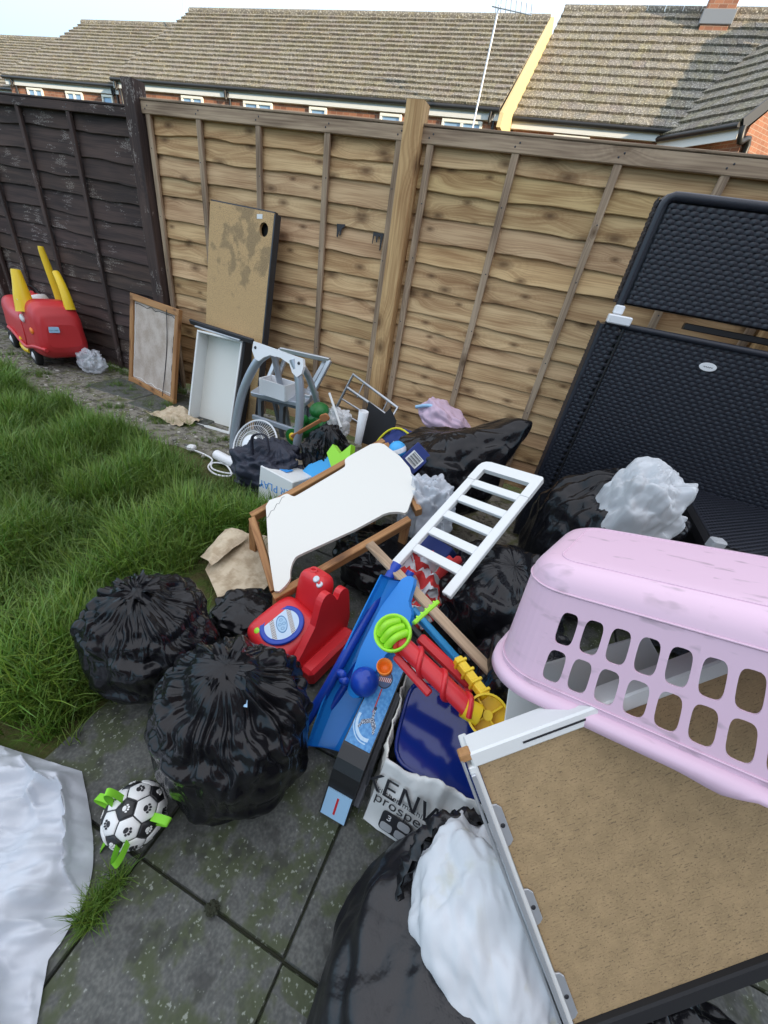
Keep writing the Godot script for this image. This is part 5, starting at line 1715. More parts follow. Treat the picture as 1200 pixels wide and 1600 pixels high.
# ---------------------------------------------------------------- the middle of the heap
func build_middle_pile():
	var st: SurfaceTool
	var t: Node3D
	var r := RandomNumberGenerator.new()
	r.seed = 131
	# play table on its side: white top with recessed edges on a timber frame
	var xf := frame(Vector3(-0.652, 0.214, -0.97), Vector3(0.632, 0.321, -0.706), Vector3(-0.775, 0.222, -0.592))
	t = thing("play_table", "white table top with rounded cut-outs on a tilted wooden frame", "table")
	st = new_st()
	slab(st, xf, smooth2([[-0.057, -0.066], [-0.03, 0.1], [0.03, 0.345], [0.10, 0.365], [0.135, 0.367], [0.155, 0.34], [0.19, 0.34], [0.40, 0.385], [0.435, 0.40], [0.45, 0.435], [0.50, 0.452], [0.60, 0.47], [0.66, 0.44], [0.69, 0.33], [0.695, 0.24], [0.66, 0.12], [0.565, 0.025], [0.53, 0.04], [0.47, 0.06], [0.33, 0.045], [0.10, 0.04], [0.055, 0.03], [0.025, -0.01], [0.005, -0.052]], 3), 0.016, 0.003)
	part(t, "table_top", st, mats.white_laminate)
	for e in [[Vector3(-0.045, 0.345, -0.03), Vector3(0.68, 0.485, -0.03)], [Vector3(-0.07, -0.075, -0.03), Vector3(0.56, 0.0, -0.03)], [Vector3(-0.06, -0.05, -0.033), Vector3(-0.045, 0.33, -0.033)], [Vector3(0.62, 0.02, -0.033), Vector3(0.68, 0.46, -0.033)]]:
		st = new_st()
		timber(st, xf * e[0], xf * e[1], 0.03, 0.045, xf.basis.y if e[0].y != -0.05 and e[0].y != 0.02 else xf.basis.x, r, Color.WHITE)
		part(t, "frame_rail", st, mats.lumber)
	for e in [Vector3(-0.045, 0.33, -0.05), Vector3(-0.05, -0.05, -0.05), Vector3(0.56, 0.02, -0.05), Vector3(0.66, 0.45, -0.05)]:
		st = new_st()
		var a: Vector3 = xf * e
		timber(st, a, Vector3(a.x + 0.01, 0.0, a.z + 0.02), 0.035, 0.035, Vector3.RIGHT, r, Color.WHITE)
		part(t, "leg", st, mats.lumber)
	st = new_st()
	var crack := []
	for i in 12:
		crack.append(xf * Vector3(lerpf(-0.0, 0.12, i / 11.0), lerpf(0.27, 0.36, i / 11.0) + 0.006 * sin(i * 2.1), 0.0086))
	tube(st, crack, 0.0009, 4)
	part(t, "crack", st, mats.grey_plastic)
	# bed rail
	xf = frame(Vector3(-0.273, 0.346, -1.104), Vector3(0.9, 0.178, 0.399), Vector3(0.288, 0.446, -0.848))
	t = thing("bed_rail", "white slatted toddler bed rail lying on top of the black bags", "bed rail")
	var w := 0.28; var l := 0.629; var sw := 0.036
	st = new_st()
	var head := PackedVector2Array([Vector2(0, l - 0.12), Vector2(sw, l - 0.12), Vector2(sw, l - 0.05), Vector2(w - sw, l - 0.05), Vector2(w - sw, l - 0.12), Vector2(w, l - 0.12), Vector2(w, l - 0.008), Vector2(w - 0.008, l), Vector2(0.04, l), Vector2(0.018, l - 0.006), Vector2(0.005, l - 0.02), Vector2(0, l - 0.04)])
	slab(st, xf * Transform3D(Basis.IDENTITY, Vector3(0, 0, -0.011)), head, 0.022, 0.0025)
	part(t, "head_rail", st, mats.white_paint)
	for x in [sw * 0.5, w - sw * 0.5]:
		st = new_st()
		bbox(st, xf * Transform3D(Basis.IDENTITY, Vector3(x, (l - 0.12) * 0.5, -0.011)), Vector3(sw, l - 0.121, 0.0215), 0.0025)
		part(t, "stile", st, mats.white_paint)
	for k in 5:
		var y := 0.105 + k * 0.098
		st = new_st()
		bbox(st, xf * Transform3D(Basis.IDENTITY, Vector3(w * 0.5, y, -0.011)), Vector3(w - sw * 2.0, 0.036, 0.017), 0.002)
		part(t, "slat", st, mats.white_paint)
	for x in [sw * 0.5, w - sw * 0.5]:
		st = new_st()
		lathe(st, xf * Transform3D(Basis(Vector3.RIGHT, PI), Vector3(x, 0.0002, -0.011)), [Vector2(0.004, 0), Vector2(0.004, 0.001), Vector2(0, 0.001)], 10)
		part(t, "dowel_hole", st, mats.ink)
	# loose board standing on its long edge in front of it
	t = thing("loose_board", "narrow pale wooden board leaning at an angle over the blue toys", "board")
	st = new_st()
	timber(st, Vector3(-0.34, 0.46, -1.02), Vector3(0.165, 0.35, -0.81), 0.034, 0.016, Vector3(0.38, 0.12, -0.85), r, Color(1.0, 0.98, 0.95))
	part(t, "board", st, mats.grey_wood)
	# striped cloth
	t = thing("striped_cloth", "red and white striped cloth crumpled under the bed rail's feet", "cloth")
	var cn := noise_of(141, 1.0, 3)
	for k in 11:
		var f0 := k / 11.0
		mesh_part(t, "stripe", grid_mesh(26, 3, false, func(u: float, v: float) -> Vector3:
			var q := f0 + v / 11.0
			var x := lerpf(-0.28, -0.06, u) + q * 0.05
			return Vector3(x, 0.21 + q * 0.17 + cn.get_noise_2d(u * 3.0, q * 3.0) * 0.07, lerpf(-1.0, -1.2, q) + cn.get_noise_2d(u * 3.0 + 9.0, q * 3.0) * 0.05)), mats.crimson_cloth if k % 2 == 0 else mats.white_cotton)
	# navy print carton showing between the rail's slats
	t = thing("carton", "dark printed carton showing between the slats of the bed rail", "carton")
	st = new_st()
	bbox(st, frame(Vector3(-0.16, 0.28, -1.24), Vector3(0.8, 0.1, 0.4), Vector3(0.2, 0.6, -0.7)) , Vector3(0.16, 0.22, 0.1), 0.004)
	part(t, "box", st, mats.backpack_navy)
	# brown cardboard
	var n2 := noise_of(151, 1.0, 3, true)
	t = thing("cardboard_piece", "flattened beige cardboard with a folded corner by the red toy", "cardboard")
	mesh_part(t, "sheet", grid_mesh(60, 40, false, func(u: float, v: float) -> Vector3:
		var a := Vector3(-1.05, 0.02, -0.96).lerp(Vector3(-0.82, 0.03, -0.81), u)
		var b := Vector3(-1.12, 0.05, -1.13).lerp(Vector3(-0.88, 0.07, -1.27), u)
		var p := a.lerp(b, v)
		p += Vector3(0.10, 0.0, 0.02) * sin(PI * v) * u * u
		p.y += 0.03 * sin(PI * u) * (0.4 + v * 0.6) + n2.get_noise_2d(u * 1.2, v * 0.7) * 0.008 + 0.012
		return p), mats.cardboard)
	mesh_part(t, "folded_corner", grid_mesh(24, 14, false, func(u: float, v: float) -> Vector3:
		var p := Vector3(-1.09, 0.07, -0.98).lerp(Vector3(-1.1, 0.12, -1.15), u).lerp(Vector3(-1.0, 0.085, -0.95).lerp(Vector3(-0.97, 0.13, -1.17), u), v)
		return p + Vector3(0, 0.02 * sin(PI * v) + n2.get_noise_2d(u, v) * 0.01, 0)), mats.cardboard)
	ride_on()
	bin_bag("flat black bag under the cardboard between the tied bags and the red toy", Vector3(-0.74, 0, -0.84), 0.13, 0.1, 0.12, Vector2.ZERO, 161, {"pleat": 0.05, "fine": 0.025, "tied": false, "rise": 0.0, "nu": 90, "nv": 50})

func smooth2(raw: Array, n: int) -> PackedVector2Array:
	var out := PackedVector2Array()
	var m := raw.size()
	for i in m:
		var q := []
		for d in [-1, 0, 1, 2]:
			q.append(Vector2(raw[posmod(i + d, m)][0], raw[posmod(i + d, m)][1]))
		for k in n:
			out.append(q[1].cubic_interpolate(q[2], q[0], q[3], float(k) / n * 1.0) if q[1].distance_to(q[2]) < 0.09 else q[1].lerp(q[2], float(k) / n))
	return out

func ride_on():
	var st: SurfaceTool
	var t := thing("ride_on_toy", "red plastic ride-on toy with a blue ringed round sticker", "ride-on toy")
	t.transform = Transform3D(Basis.IDENTITY.scaled(Vector3.ONE * 0.8), Vector3(-0.41, 0, -0.75) * 0.2)
	var xf := frame(Vector3(-0.565, 0.0, -0.86), Vector3(0.93, -0.05, 0.3), Vector3(0.1, 0.93, 0.28))
	st = new_st()
	ball(st, xf * Transform3D(Basis.IDENTITY, Vector3(0.0, 0.095, 0.0)), Vector3(0.135, 0.1, 0.14), 14, 0.42)
	part(t, "seat", st, mats.red_plastic)
	var tf := frame(xf * Vector3(0.0, 0.1965, 0.005), Vector3(0.93, 0.1, 0.2), xf.basis * Vector3(0, 0.0, -1))
	st = new_st()
	lathe(st, tf * Transform3D(Basis(Vector3.RIGHT, PI / 2), Vector3.ZERO), [Vector2(0.1, -0.006), Vector2(0.1, 0.002), Vector2(0.097, 0.005), Vector2(0.079, 0.006), Vector2(0.077, 0.003)], 40)
	part(t, "sticker_ring", st, mats.deep_blue)
	var em := mk("seat_sticker", Color.WHITE, 0.4)
	em.albedo_color = Color.WHITE
	em.albedo_texture = image_tex(256, 256, func(x: int, y: int) -> Color:
		var p := Vector2(x - 128, y - 128).rotated(0.6)
		var c := Color(0.72, 0.8, 0.88)
		if absf(p.y) > 52 and absf(p.y) < 84:
			c = Color(0.08, 0.08, 0.1) if (int(floor(p.x / 8.0)) + int(floor(p.y / 8.0))) % 2 == 0 else Color(0.92, 0.92, 0.92)
		elif absf(p.y) < 44:
			var e := Vector2(p.x / 78.0, p.y / 40.0).length()
			if e < 1.0 and e > 0.88: c = Color(0.2, 0.42, 0.62)
			elif e < 0.88: c = Color(0.6, 0.74, 0.85)
			for k in [Vector2(-38, 0), Vector2(0, -14), Vector2(0, 16), Vector2(38, 0)]:
				var d: float = p.distance_to(k)
				if d < 13.0 and d > 9.0: c = Color(0.25, 0.45, 0.62)
		return c)
	var ds := new_st()
	var ring := circle(0.078, 40)
	ds.set_smooth_group(-1)
	for i in 40:
		var a := ring[i]; var b := ring[(i + 1) % 40]
		for q in [Vector2.ZERO, b, a]:
			ds.set_uv(Vector2(0.5, 0.5) + q / 0.156)
			ds.add_vertex(tf * Vector3(q.x, q.y, 0.004))
	part(t, "sticker", ds, em)
	# steering block with its hole
	var hx := frame(Vector3(-0.53, 0.2, -1.0), Vector3(0.93, 0.1, 0.25), Vector3(0.1, 0.95, -0.25))
	st = new_st()
	ball(st, hx * Transform3D(Basis.IDENTITY, Vector3(0.0, 0.03, 0.0)), Vector3(0.085, 0.12, 0.055), 12, 0.5)
	part(t, "dash", st, mats.red_plastic)
	st = new_st()
	lathe(st, hx * Transform3D(Basis(Vector3.RIGHT, 0.25), Vector3(-0.02, 0.14, 0.01)), [Vector2(0.022, 0), Vector2(0.02, 0.018), Vector2(0.012, 0.018), Vector2(0.011, 0.0)], 18)
	part(t, "steering_socket", st, mats.red_plastic)
	for e in [[0.03, 0.135], [0.055, 0.12]]:
		st = new_st()
		lathe(st, hx * Transform3D(Basis(Vector3.RIGHT, 0.9), Vector3(e[0], e[1], 0.042)), [Vector2(0.017, 0), Vector2(0.014, 0.006), Vector2(0.007, 0.004), Vector2(0, 0.003)], 14)
		part(t, "toy_dial", st, mats.zinc)
	# tall two-lobed back
	var wx := frame(Vector3(-0.43, 0.0, -0.72), Vector3(0.08, 0.02, -0.33), Vector3(-0.12, 1, 0.02))
	st = new_st()
	slab(st, wx, smooth2([[-0.02, 0.02], [0.14, 0.0], [0.31, 0.01], [0.345, 0.12], [0.345, 0.27], [0.325, 0.315], [0.29, 0.32], [0.265, 0.29], [0.25, 0.32], [0.225, 0.36], [0.19, 0.365], [0.16, 0.33], [0.12, 0.24], [0.04, 0.16], [-0.02, 0.10]], 3), 0.035, 0.008)
	part(t, "back_rest", st, mats.red_plastic)
	st = new_st()
	bbox(st, wx * Transform3D(Basis.IDENTITY, Vector3(0.155, 0.055, 0.055)), Vector3(0.3, 0.09, 0.075), 0.015)
	part(t, "footwell", st, mats.red_plastic)
	st = new_st()
	ball(st, Transform3D(Basis.IDENTITY, Vector3(-0.655, 0.15, -0.755)), Vector3(0.026, 0.02, 0.026), 8)
	part(t, "horn_button", st, mats.green_plastic)

# ---------------------------------------------------------------- the front of the heap
func build_front_pile():
	blue_slide()
	marble_run()
	skate_game()
	mixer_carton()
	drawer_bottom()
	pink_basket()
	paw_ball()
	var st: SurfaceTool
	# plastic sheet on the paving
	var n1 := noise_of(171, 1.0, 3)
	var n2 := noise_of(172, 1.0, 2, true)
	var t := thing("plastic_sheet", "white plastic sheet spread over the paving at the left edge", "plastic sheet")
	mesh_part(t, "sheet", grid_mesh(150, 150, false, func(u: float, v: float) -> Vector3:
		var a := Vector3(-1.35, 0, -0.10).lerp(Vector3(-0.78, 0, -0.215), u)
		var b := Vector3(-1.2, 0, 0.6).lerp(Vector3(-0.44, 0, 0.12), u)
		var p := a.lerp(b, v)
		p += Vector3(0.09, 0, 0.0) * u * sin(PI * clampf(v * 1.3, 0.0, 1.0)) * 0.9
		var fold := n2.get_noise_2d(p.x * 2.2 + p.z * 3.0, p.z * 1.2 - p.x * 0.6) * 0.03 + n1.get_noise_2d(p.x * 7.0 + p.z * 4.0, p.z * 6.0) * 0.025 + (0.3 - absf(n1.get_noise_2d(p.x * 3.0 + 20.0, p.z * 9.0 + p.x * 5.0))) * 0.03
		var ridge := p.x + 0.64 + p.z * 0.5 + 0.1 * n1.get_noise_2d(p.z * 3.0, 1.0)
		var crs := 0.35 - absf(n1.get_noise_2d(p.x * 2.0 - p.z * 4.0 + 60.0, p.z * 1.5 + p.x))
		p.y = 0.03 + fold * 1.3 + 0.03 * exp(-ridge * ridge * 500.0) + 0.04 * exp(-absf(crs - 0.35) * 25.0)
		var edge := minf(1.0 - u, v) * 12.0
		p.y = lerpf(0.006 + absf(fold) * 0.3, p.y, clampf(edge, 0.0, 1.0))
		return p), mats.white_sheet)

	var blob := thing("joint_gap_blob", "small dark clod standing in for the black gap in the paving joint", "soil", Vector3(-0.275, 0.0, -0.148))  # added dark lump, its colour stands in for the shaded gap in the joint
	mesh_part(blob, "blob", bag_mesh(0.016, 0.02, 0.013, Vector2.ZERO, 173, {"pleat": 0.0, "fine": 0.3, "lump": 0.3, "rise": 0.0, "nu": 40, "nv": 24}), mats.joint_soil)

func blue_slide():
	var st: SurfaceTool
	var t := thing("toy_slide", "blue plastic toy slide section with a dark blue side rail", "toy slide")
	var n := noise_of(181, 1.0, 2)
	var prof := func(v: float) -> Vector3:
		return Vector3(-0.235, 0.02, -0.56).lerp(Vector3(-0.215, 0.43, -0.93), v) + Vector3(0, -0.05, 0.0) * sin(PI * v)
	var outer := []
	for v in 15:
		var c: Vector3 = prof.call(v / 14.0)
		var ring := PackedVector3Array()
		var hw := 0.05 + 0.022 * sin(PI * v / 14.0)
		for e in [[-1.0, 0.03], [-0.92, 0.034], [-0.85, 0.012], [-0.5, 0.0], [0.5, 0.0], [0.85, 0.012], [0.92, 0.034], [1.0, 0.03], [1.0, 0.0], [0.88, -0.012], [-0.88, -0.012], [-1.0, 0.0]]:
			ring.append(c + Vector3(e[0] * hw + 0.02, e[1], e[1] * 0.6 - e[0] * 0.015))
		ring.reverse()
		outer.append(ring)
	st = new_st()
	loft(st, outer, true, -1)
	part(t, "chute", st, mats.blue_plastic)
	st = new_st()
	tube(st, curve_pts([Vector3(-0.31, 0.03, -0.57), Vector3(-0.28, 0.14, -0.66), Vector3(-0.25, 0.30, -0.82), Vector3(-0.22, 0.45, -0.99)], 7), 0.017, 10)
	part(t, "side_rail", st, mats.deep_blue)
	st = new_st()
	tube(st, curve_pts([Vector3(-0.27, 0.03, -0.60), Vector3(-0.24, 0.12, -0.69), Vector3(-0.2, 0.28, -0.86), Vector3(-0.17, 0.43, -1.0)], 7), 0.014, 10)
	part(t, "rear_rail", st, mats.deep_blue)
	st = new_st()
	slab(st, frame(Vector3(-0.16, 0.33, -0.80), Vector3(0.1, 0.62, -0.6), Vector3(0.8, 0.15, 0.35)), smooth2([[-0.2, -0.03], [-0.08, -0.055], [0.06, -0.06], [0.17, -0.04], [0.19, 0.0], [0.12, 0.02], [0.09, 0.05], [0.02, 0.06], [-0.05, 0.035], [-0.12, 0.03], [-0.2, 0.02]], 3), 0.02, 0.005)
	part(t, "side_wing", st, mats.blue_plastic)
	for e in [Vector3(-0.265, 0.2, -0.70), Vector3(-0.25, 0.19, -0.69)]:
		st = new_st()
		ball(st, Transform3D(Basis.IDENTITY, e + Vector3(0.02, 0.02, 0.02)), Vector3(0.018, 0.014, 0.014), 8)
		part(t, "bolt", st, mats.deep_blue)
	t = thing("play_ball", "deep blue plastic ball under the toy slide's wing", "ball", Vector3(-0.165, 0.26, -0.665))
	st = new_st()
	ball(st, Transform3D.IDENTITY, Vector3(0.042, 0.042, 0.042), 12)
	part(t, "ball", st, mats.deep_blue)
	st = new_st()
	lathe(st, Transform3D(Basis(Vector3(0, 0, 1), 0.4), Vector3.ZERO), [Vector2(0.0412, -0.002), Vector2(0.0428, 0), Vector2(0.0412, 0.002)], 24)
	part(t, "seam", st, mats.deep_blue)

func marble_run():
	var st: SurfaceTool
	var t := thing("marble_run", "green red and yellow plastic marble run lying over the carton", "marble run")
	var a := Vector3(-0.115, 0.445, -0.705)
	var b := Vector3(0.128, 0.405, -0.625)
	# red helter-skelter tube
	st = new_st()
	tube(st, PackedVector3Array([a, b]), 0.024, 16)
	part(t, "tube", st, mats.red_plastic)
	var ax := frame(a, b - a, Vector3.UP)
	st = new_st()
	var hel := []
	for i in 61:
		var u := i / 60.0
		hel.append(ax * Vector3(u * (b - a).length(), cos(u * TAU * 3.2) * 0.025, sin(u * TAU * 3.2) * 0.025))
	tube(st, hel, 0.0075, 8)
	part(t, "helix", st, mats.red_plastic)
	# green funnel: a dish with lobes and a handle
	var gx := frame(a + Vector3(-0.01, 0.012, 0.0), Vector3(0.7, -0.1, 0.5), Vector3(-0.55, 0.75, 0.1))
	st = new_st()
	lathe(st, gx, [Vector2(0.03, -0.028), Vector2(0.045, -0.022), Vector2(0.052, 0.0), Vector2(0.052, 0.012), Vector2(0.046, 0.012), Vector2(0.042, 0.0), Vector2(0.0, -0.006)], 30)
	part(t, "funnel", st, mats.green_plastic)
	for k in 3:
		st = new_st()
		tube(st, curve_pts([gx * Vector3(-0.02 + k * 0.02, 0.0, -0.032), gx * Vector3(-0.022 + k * 0.022, 0.022, 0.0), gx * Vector3(-0.02 + k * 0.02, 0.0, 0.032)], 5), 0.0105, 8)
		part(t, "chute_lobe", st, mats.green_plastic)
	st = new_st()
	bar(st, Vector3(-0.085, 0.475, -0.75), Vector3(-0.045, 0.505, -0.835), 0.022, 0.012, Vector3(0.4, 1, 0.2), 0.003)
	part(t, "handle", st, mats.green_plastic)
	for k in 5:
		st = new_st()
		bar(st, Vector3(-0.085, 0.482, -0.75).lerp(Vector3(-0.045, 0.512, -0.835), 0.15 + k * 0.17), Vector3(-0.083, 0.484, -0.755).lerp(Vector3(-0.043, 0.514, -0.84), 0.15 + k * 0.17), 0.016, 0.004, Vector3(1, 0.2, 0.4), 0.001)
		part(t, "tooth", st, mats.green_plastic)
	# yellow wheel base with its column
	var yx := frame(Vector3(0.165, 0.405, -0.635), Vector3(0.75, -0.1, 0.3), Vector3(0.45, 0.55, 0.65))
	st = new_st()
	lathe(st, yx, [Vector2(0.044, -0.02), Vector2(0.05, -0.018), Vector2(0.05, 0.02), Vector2(0.045, 0.02), Vector2(0.044, -0.012), Vector2(0.012, -0.012), Vector2(0.012, 0.012), Vector2(0, 0.012)], 34, true)
	part(t, "wheel", st, mats.yellow_plastic)
	for k in 4:
		st = new_st()
		var d := Vector3(cos(k * TAU / 4 + 0.3), 0, sin(k * TAU / 4 + 0.3))
		bar(st, yx * (d * 0.011), yx * (d * 0.044), 0.018, 0.005, yx.basis.y, 0.001)
		part(t, "spoke", st, mats.yellow_plastic)
	st = new_st()
	lathe(st, frame(b - (b - a).normalized() * 0.004, Vector3(0, 0, 1), b - a), [Vector2(0.026, -0.02), Vector2(0.026, 0.02), Vector2(0.02, 0.022), Vector2(0, 0.022)], 20, true)
	part(t, "collar", st, mats.yellow_plastic)
	var c0 := Vector3(0.055, 0.42, -0.745); var c1 := Vector3(0.15, 0.42, -0.67)
	st = new_st()
	bar(st, c0, c1, 0.026, 0.026, Vector3.UP, 0.004)
	part(t, "column", st, mats.yellow_plastic)
	for k in 4:
		st = new_st()
		var p := c0.lerp(c1, 0.1 + k * 0.26)
		bar(st, p, p + (c1 - c0).normalized() * 0.008, 0.034, 0.034, Vector3.UP, 0.003)
		part(t, "rib", st, mats.yellow_plastic)
	# orange cup and clear catcher
	st = new_st()
	lathe(st, frame(Vector3(-0.115, 0.375, -0.655), Vector3(1, 0, 0.2), Vector3(0.1, 0.9, 0.4)), [Vector2(0.012, -0.02), Vector2(0.02, -0.016), Vector2(0.022, 0.016), Vector2(0.019, 0.016), Vector2(0.015, -0.01), Vector2(0, -0.012)], 18)
	part(t, "cup", st, mats.orange_plastic)
	# red gutter behind the helix
	st = new_st()
	bar(st, Vector3(-0.06, 0.42, -0.76), Vector3(0.11, 0.37, -0.72), 0.05, 0.03, Vector3(0, 0.8, 0.5), 0.006)
	part(t, "gutter", st, mats.red_plastic)
	st = new_st()
	bar(st, Vector3(-0.10, 0.40, -0.685), Vector3(0.02, 0.375, -0.64), 0.03, 0.022, Vector3(0, 0.8, 0.5), 0.004)
	part(t, "bracket", st, mats.red_plastic)
	# toy road track under the loose board
	t = thing("track_rail", "blue toy rail with red trucks under the loose wooden board", "toy track")
	st = new_st()
	bar(st, Vector3(-0.12, 0.37, -0.90), Vector3(0.16, 0.28, -0.80), 0.03, 0.02, Vector3(0.2, 1, 0.3), 0.004)
	part(t, "rail", st, mats.sky_blue)
	st = new_st()
	bar(st, Vector3(-0.14, 0.34, -0.88), Vector3(0.15, 0.25, -0.78), 0.02, 0.02, Vector3(0.2, 1, 0.3), 0.003)
	part(t, "dark_rail", st, mats.black_plastic)
	for k in 3:
		st = new_st()
		bbox(st, frame(Vector3(0.06 + k * 0.05, 0.30 - k * 0.016, -0.79 + k * 0.018), Vector3(0.28, -0.09, 0.1), Vector3(0.2, 1, 0.3)), Vector3(0.04, 0.03, 0.03), 0.005)
		part(t, "truck", st, mats.red_plastic)

func skate_game():
	var st: SurfaceTool
	var t := thing("toy_box", "long blue and black toy case with a surfer picture standing on the paving", "toy case")
	var x0 := -0.152; var x1 := -0.072
	var prof := [[-0.415, 0.004], [-0.45, 0.095], [-0.457, 0.12], [-0.468, 0.15], [-0.486, 0.178], [-0.515, 0.2], [-0.80, 0.262], [-0.83, 0.15], [-0.80, 0.004]]
	var poly := PackedVector2Array()
	for q in prof:
		poly.append(Vector2(-q[0], q[1]))
	st = new_st()
	slab(st, Transform3D(Basis(Vector3(0, 0, -1), Vector3(0, 1, 0), Vector3(1, 0, 0)), Vector3((x0 + x1) * 0.5, 0, 0)), poly, x1 - x0, 0.003)
	part(t, "case", st, mats.black_plastic)
	# printed panels
	var pm := mk("surf_print", Color.WHITE, 0.35)
	pm.albedo_color = Color.WHITE
	var nz := noise_of(191, 0.03, 3)
	pm.albedo_texture = image_tex(192, 640, func(x: int, y: int) -> Color:
		var c := mixc(Color(0.22, 0.5, 0.75), Color(0.36, 0.62, 0.83), 0.5 + nz.get_noise_2d(x, y))
		var p := Vector2(x, y)
		# round emblem
		var d := p.distance_to(Vector2(88, 190))
		if d < 58.0 and d > 50.0: c = Color(0.1, 0.14, 0.25)
		elif d < 50.0:
			c = Color(0.28, 0.36, 0.5)
			if absf(p.y - 190.0 + (p.x - 88.0) * 0.2) < 15.0: c = Color(0.62, 0.16, 0.14) if int(p.x / 7.0) % 2 == 0 else Color(0.82, 0.82, 0.84)
		# red stripe
		if absf(x - 96.0 - (y - 300.0) * 0.06) < 5.0 and y > 250 and y < 400: c = Color(0.72, 0.2, 0.16)
		# swoosh
		var s := p.distance_to(Vector2(120, 450))
		if s > 92.0 and s < 112.0 and p.x < 150.0 and p.y > 430.0: c = mixc(c, Color(0.86, 0.92, 0.96), 0.75)
		if s > 120.0 and s < 127.0 and p.x < 140.0 and p.y > 440.0: c = mixc(c, Color(0.86, 0.92, 0.96), 0.7)
		# rider
		for e in [[60, 470, 120, 440, 13], [120, 440, 150, 470, 15], [118, 440, 108, 380, 9], [60, 470, 48, 500, 8], [150, 470, 160, 500, 9]]:
			var q := Geometry2D.get_closest_point_to_segment(p, Vector2(e[0], e[1]), Vector2(e[2], e[3]))
			if q.distance_to(p) < e[4]: c = Color(0.12, 0.17, 0.28) if nz.get_noise_2d(x * 4.0, y * 4.0) > -0.05 else Color(0.75, 0.8, 0.85)
		if p.distance_to(Vector2(108, 372)) < 12.0: c = Color(0.14, 0.18, 0.26)
		return c)
	st = new_st()
	st.set_smooth_group(-1)
	var a := Vector3(0, 0.2028, -0.520); var b := Vector3(0, 0.2645, -0.798)
	var e0 := x0 + 0.003; var e1 := x1 - 0.003
	quad_uv(st, [Vector3(e0, a.y, a.z), Vector3(e1, a.y, a.z), Vector3(e1, b.y, b.z), Vector3(e0, b.y, b.z)], [Vector2(0, 0.94), Vector2(1, 0.94), Vector2(1, 0), Vector2(0, 0)])
	part(t, "top_print", st, pm)
	st = new_st()
	bbox(st, frame(Vector3((x0 + x1) * 0.5, 0.05, -0.4305), Vector3(1, 0, 0), Vector3(0, 0.091, -0.035)), Vector3(x1 - x0 - 0.008, 0.088, 0.003), 0.0)
	var ep := part(t, "end_panel", st, mats.pale_blue)
	st = new_st()
	bbox(st, frame(Vector3((x0 + x1) * 0.5, 0.05, -0.4285), Vector3(1, 0, 0), Vector3(0, 0.091, -0.035)), Vector3(0.006, 0.055, 0.001), 0.0)
	part(ep, "red_stripe", st, mats.red_plastic)
	for e in [[-0.055, 0.02], [-0.062, 0.24]]:
		st = new_st()
		bar(st, Vector3(e[0] - 0.006, 0.03, -0.46), Vector3(e[0] - 0.006, 0.2, -0.72), 0.02, 0.012, Vector3(0, 1, 1), 0.002)
		part(t, "side_rail", st, mats.dark_metal)

